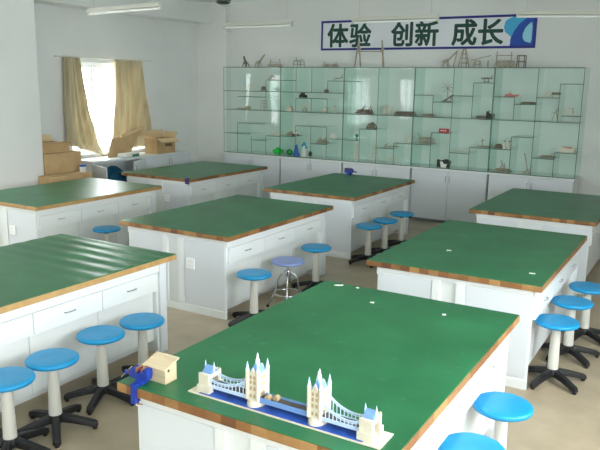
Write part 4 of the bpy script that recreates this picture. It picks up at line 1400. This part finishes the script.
# deck
MB().box(AXS[0], PXS[0] - .02, -0.026, 0.026, DZ - .006, DZ).build('deck', 'road', t)
MB().box(PXS[1] + .02, AXS[1], -0.026, 0.026, DZ - .006, DZ).build('deck', 'road', t)
MB().box(PXS[0] + .02, PXS[1] - .02, -0.024, 0.024, DZ - .006, DZ).build('centre_deck', 'road', t)
for s in (-1, 1):
    MB().box(PXS[0] + .02, PXS[1] - .02, s * 0.026 - .0015, s * 0.026 + .0015, DZ - .014, DZ + .008).build('centre_girder', 'paper_blue', t)
    for (a, c) in ((AXS[0], PXS[0] - .02), (PXS[1] + .02, AXS[1])):
        MB().box(a, c, s * 0.028 - .0015, s * 0.028 + .0015, DZ - .012, DZ + .004).build('side_girder', 'paper_lightblue', t)
# two little buses' worth of pale parapet blocks on the centre deck
bl = MB()
for (x, y) in ((-0.075, -0.008), (-0.045, 0.008)):
    bl.prism([(x - .012, DZ), (x + .012, DZ), (x + .012, DZ + .014), (x, DZ + .02), (x - .012, DZ + .014)], 'y', y - .012, y + .012)
bl.build('deck_hut', 'cream_dark', t)
# suspension chains with hangers on both sides of each side span
for (xa, za, xb, zb) in ((PXS[0] - .022, 0.118, AXS[0] + .02, 0.075), (PXS[1] + .022, 0.118, AXS[1] - .02, 0.075)):
    for s in (-1, 1):
        y = s * 0.032
        b = MB()
        hang = MB()
        N = 22
        prev = None
        for i in range(N + 1):
            f = i / N
            x = xa + (xb - xa) * f
            z = za * (1 - f) ** 2 + zb * f ** 2 + 2 * f * (1 - f) * (0.014 if True else 0) + 0.012 * s_(PI * f)
            z = max(z, DZ + 0.006)
            if prev:
                b.bar((prev[0], y, prev[1]), (x, y, z), 0.002, 0.007)
                b.bar((prev[0], y, prev[1] - .008), (x, y, z - .008), 0.002, 0.003)
            if i % 2 == 1:
                hang.bar((x, y, DZ - .006), (x, y, z), 0.003)
            prev = (x, z)
        ch = b.build('suspension_chain', 'paper_lightblue', t)
        hang.build('hangers', 'paper_lightblue', ch)

# ------------------------------------------------------------------ small wooden house on the near table
t = thing('birdhouse', 'small pale plywood house with sloping roof on the near table', 'model', (0.18, 0.128, ZM0))
b = MB()
b.prism([(-0.038, 0), (0.038, 0), (0.038, 0.092), (-0.038, 0.07)], 'x', -0.058, 0.058)
b.build('house_body', 'ply', t, bevel=0.001)
rb = MB()
rb.prism([(-0.052, 0.0665), (0.05, 0.096), (0.05, 0.102), (-0.052, 0.0725)], 'x', -0.068, 0.066)
rb.build('roof_board', 'ply', t, bevel=0.0008)
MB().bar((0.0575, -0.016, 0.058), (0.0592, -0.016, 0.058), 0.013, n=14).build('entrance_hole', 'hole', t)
MB().box(0.058, 0.0588, -0.038, 0.038, 0.0, 0.002).build('base_seam', 'cream_dark', t)


# ------------------------------------------------------------------ bench vises
def vise(label, loc, rot, m, sc_=1.0):
    """small clamp-on bench vise. Local +x runs along the jaws' opening, clamp hangs at -y beyond the table edge"""
    t = thing('bench_vise', label, 'vise', loc, rot, 'clamp on bench vises')
    k = sc_

    def B(*a):
        return MB().box(*[v * k for v in a])
    b = MB()
    b.prism([(-.03 * k, .0), (.03 * k, .0), (.034 * k, .012 * k), (.02 * k, .03 * k), (-.02 * k, .03 * k), (-.034 * k, .012 * k)], 'y', -.035 * k, .03 * k)
    b.build('base', m, t, bevel=0.003 * k)
    b = MB()
    b.prism([(-.02 * k, .028 * k), (.055 * k, .028 * k), (.062 * k, .06 * k), (.06 * k, .098 * k), (.03 * k, .1 * k), (.012 * k, .075 * k), (-.02 * k, .062 * k)], 'y', -.028 * k, .028 * k)
    b.build('fixed_jaw', m, t, bevel=0.004 * k)
    b = MB()
    b.prism([(-.075 * k, .034 * k), (-.02 * k, .03 * k), (-.018 * k, .07 * k), (-.022 * k, .098 * k), (-.045 * k, .1 * k), (-.078 * k, .07 * k)], 'y', -.026 * k, .026 * k)
    b.build('moving_jaw', m, t, bevel=0.004 * k)
    b = MB()
    b.box(-.022 * k, -.014 * k, -.03 * k, .03 * k, .078 * k, .102 * k).box(.016 * k, .026 * k, -.03 * k, .03 * k, .078 * k, .102 * k)
    b.build('jaw_plate', 'rust', t)
    MB().bar((-.115 * k, 0, .05 * k), (.03 * k, 0, .05 * k), .016 * k, n=12).build('screw', 'rust', t, smooth=True)
    MB().lathe([(.012 * k, -.012 * k), (.016 * k, 0), (.012 * k, .012 * k)], 12, (-.112 * k, 0, .05 * k)).build('screw_head', m, t, smooth=True)
    hb = MB().bar((-.112 * k, -.05 * k, .035 * k), (-.112 * k, .05 * k, .065 * k), .007 * k, n=8).build('handle_bar', 'chrome', t, smooth=True)
    # clamp arm over the table edge
    b = MB()
    b.box(-.018 * k, .018 * k, -.075 * k, -.035 * k, .0, .022 * k).box(-.016 * k, .016 * k, -.09 * k, -.066 * k, -.1 * k, .022 * k).box(-.014 * k, .014 * k, -.075 * k, -.02 * k, -.1 * k, -.086 * k)
    b.build('clamp_arm', m, t, bevel=0.003 * k)
    MB().bar((0, -.04 * k, -.125 * k), (0, -.04 * k, -.06 * k), .011 * k, n=10).build('clamp_screw', 'rust', t, smooth=True)
    MB().bar((-.03 * k, -.04 * k, -.12 * k), (.03 * k, -.04 * k, -.12 * k), .006 * k, n=8).build('clamp_handle', 'rust', t, smooth=True)
    return t


vise('blue bench vise clamped to the near table beside the plywood house', (0.135, 0.05, ZM0), 0.1, 'vise_blue', 0.74)
gx, gy = CEN[(-1, 2)]
vise('blue vise on the far edge of the table before the glass cases', (-2.42, gy + L / 2 - 0.07, ZM0), PI, 'vise_blue', 1.0)
fx, fy = CEN[(-2, 2)]
t = thing('corner_clamp', 'violet clamp gripping the front corner of the far left table', 'clamp', (fx + W / 2 - 0.05, fy - L / 2, ZM0))
MB().box(-.03, .03, -.022, .03, 0, .014).box(-.03, .03, -.022, -.004, -.07, 0).box(-.02, .02, -.022, .03, -.07, -.058).build('clamp_body', 'vise_violet', t, bevel=.003)
MB().bar((0, .012, -.09), (0, .012, -.05), .012, n=10).build('clamp_screw', 'vise_violet', t)

# ------------------------------------------------------------------ scraps lying on the mats
SCR = [
    (0.163, 1.90, 0.6, (0.032, 0.012), 'longest white scrap at the back left corner of the bridge table'),
    (0.51, 1.68, 0.2, (0.014, 0.01), 'white chip near the middle back of the bridge table'),
    (0.295, 1.915, -0.4, (0.012, 0.009), 'tiny white chip right of the longest white scrap'),
    (0.965, 1.706, 0.9, (0.012, 0.011), 'white chip near the back right of the bridge table'),
    (0.456, 3.296, 0.3, (0.02, 0.012), 'white chip in the middle of the second table'),
    (1.20, 2.95, 0.3, (0.022, 0.012), 'white chip near the right edge of the second table'),
]
for (x, y, a, (l_, w_), lab) in SCR:
    b = MB()
    b.prism([(-l_, -w_ * .5), (l_ * .7, -w_), (l_, w_ * .4), (-l_ * .3, w_), (-l_ * .9, w_ * .5)], 'z', 0, 0.003)
    o = b.build('paper_scrap', 'white_toy', loc=(x, y, ZM0), rotz=a)
    tag(o, lab, 'scrap', 'white scraps on the mats')
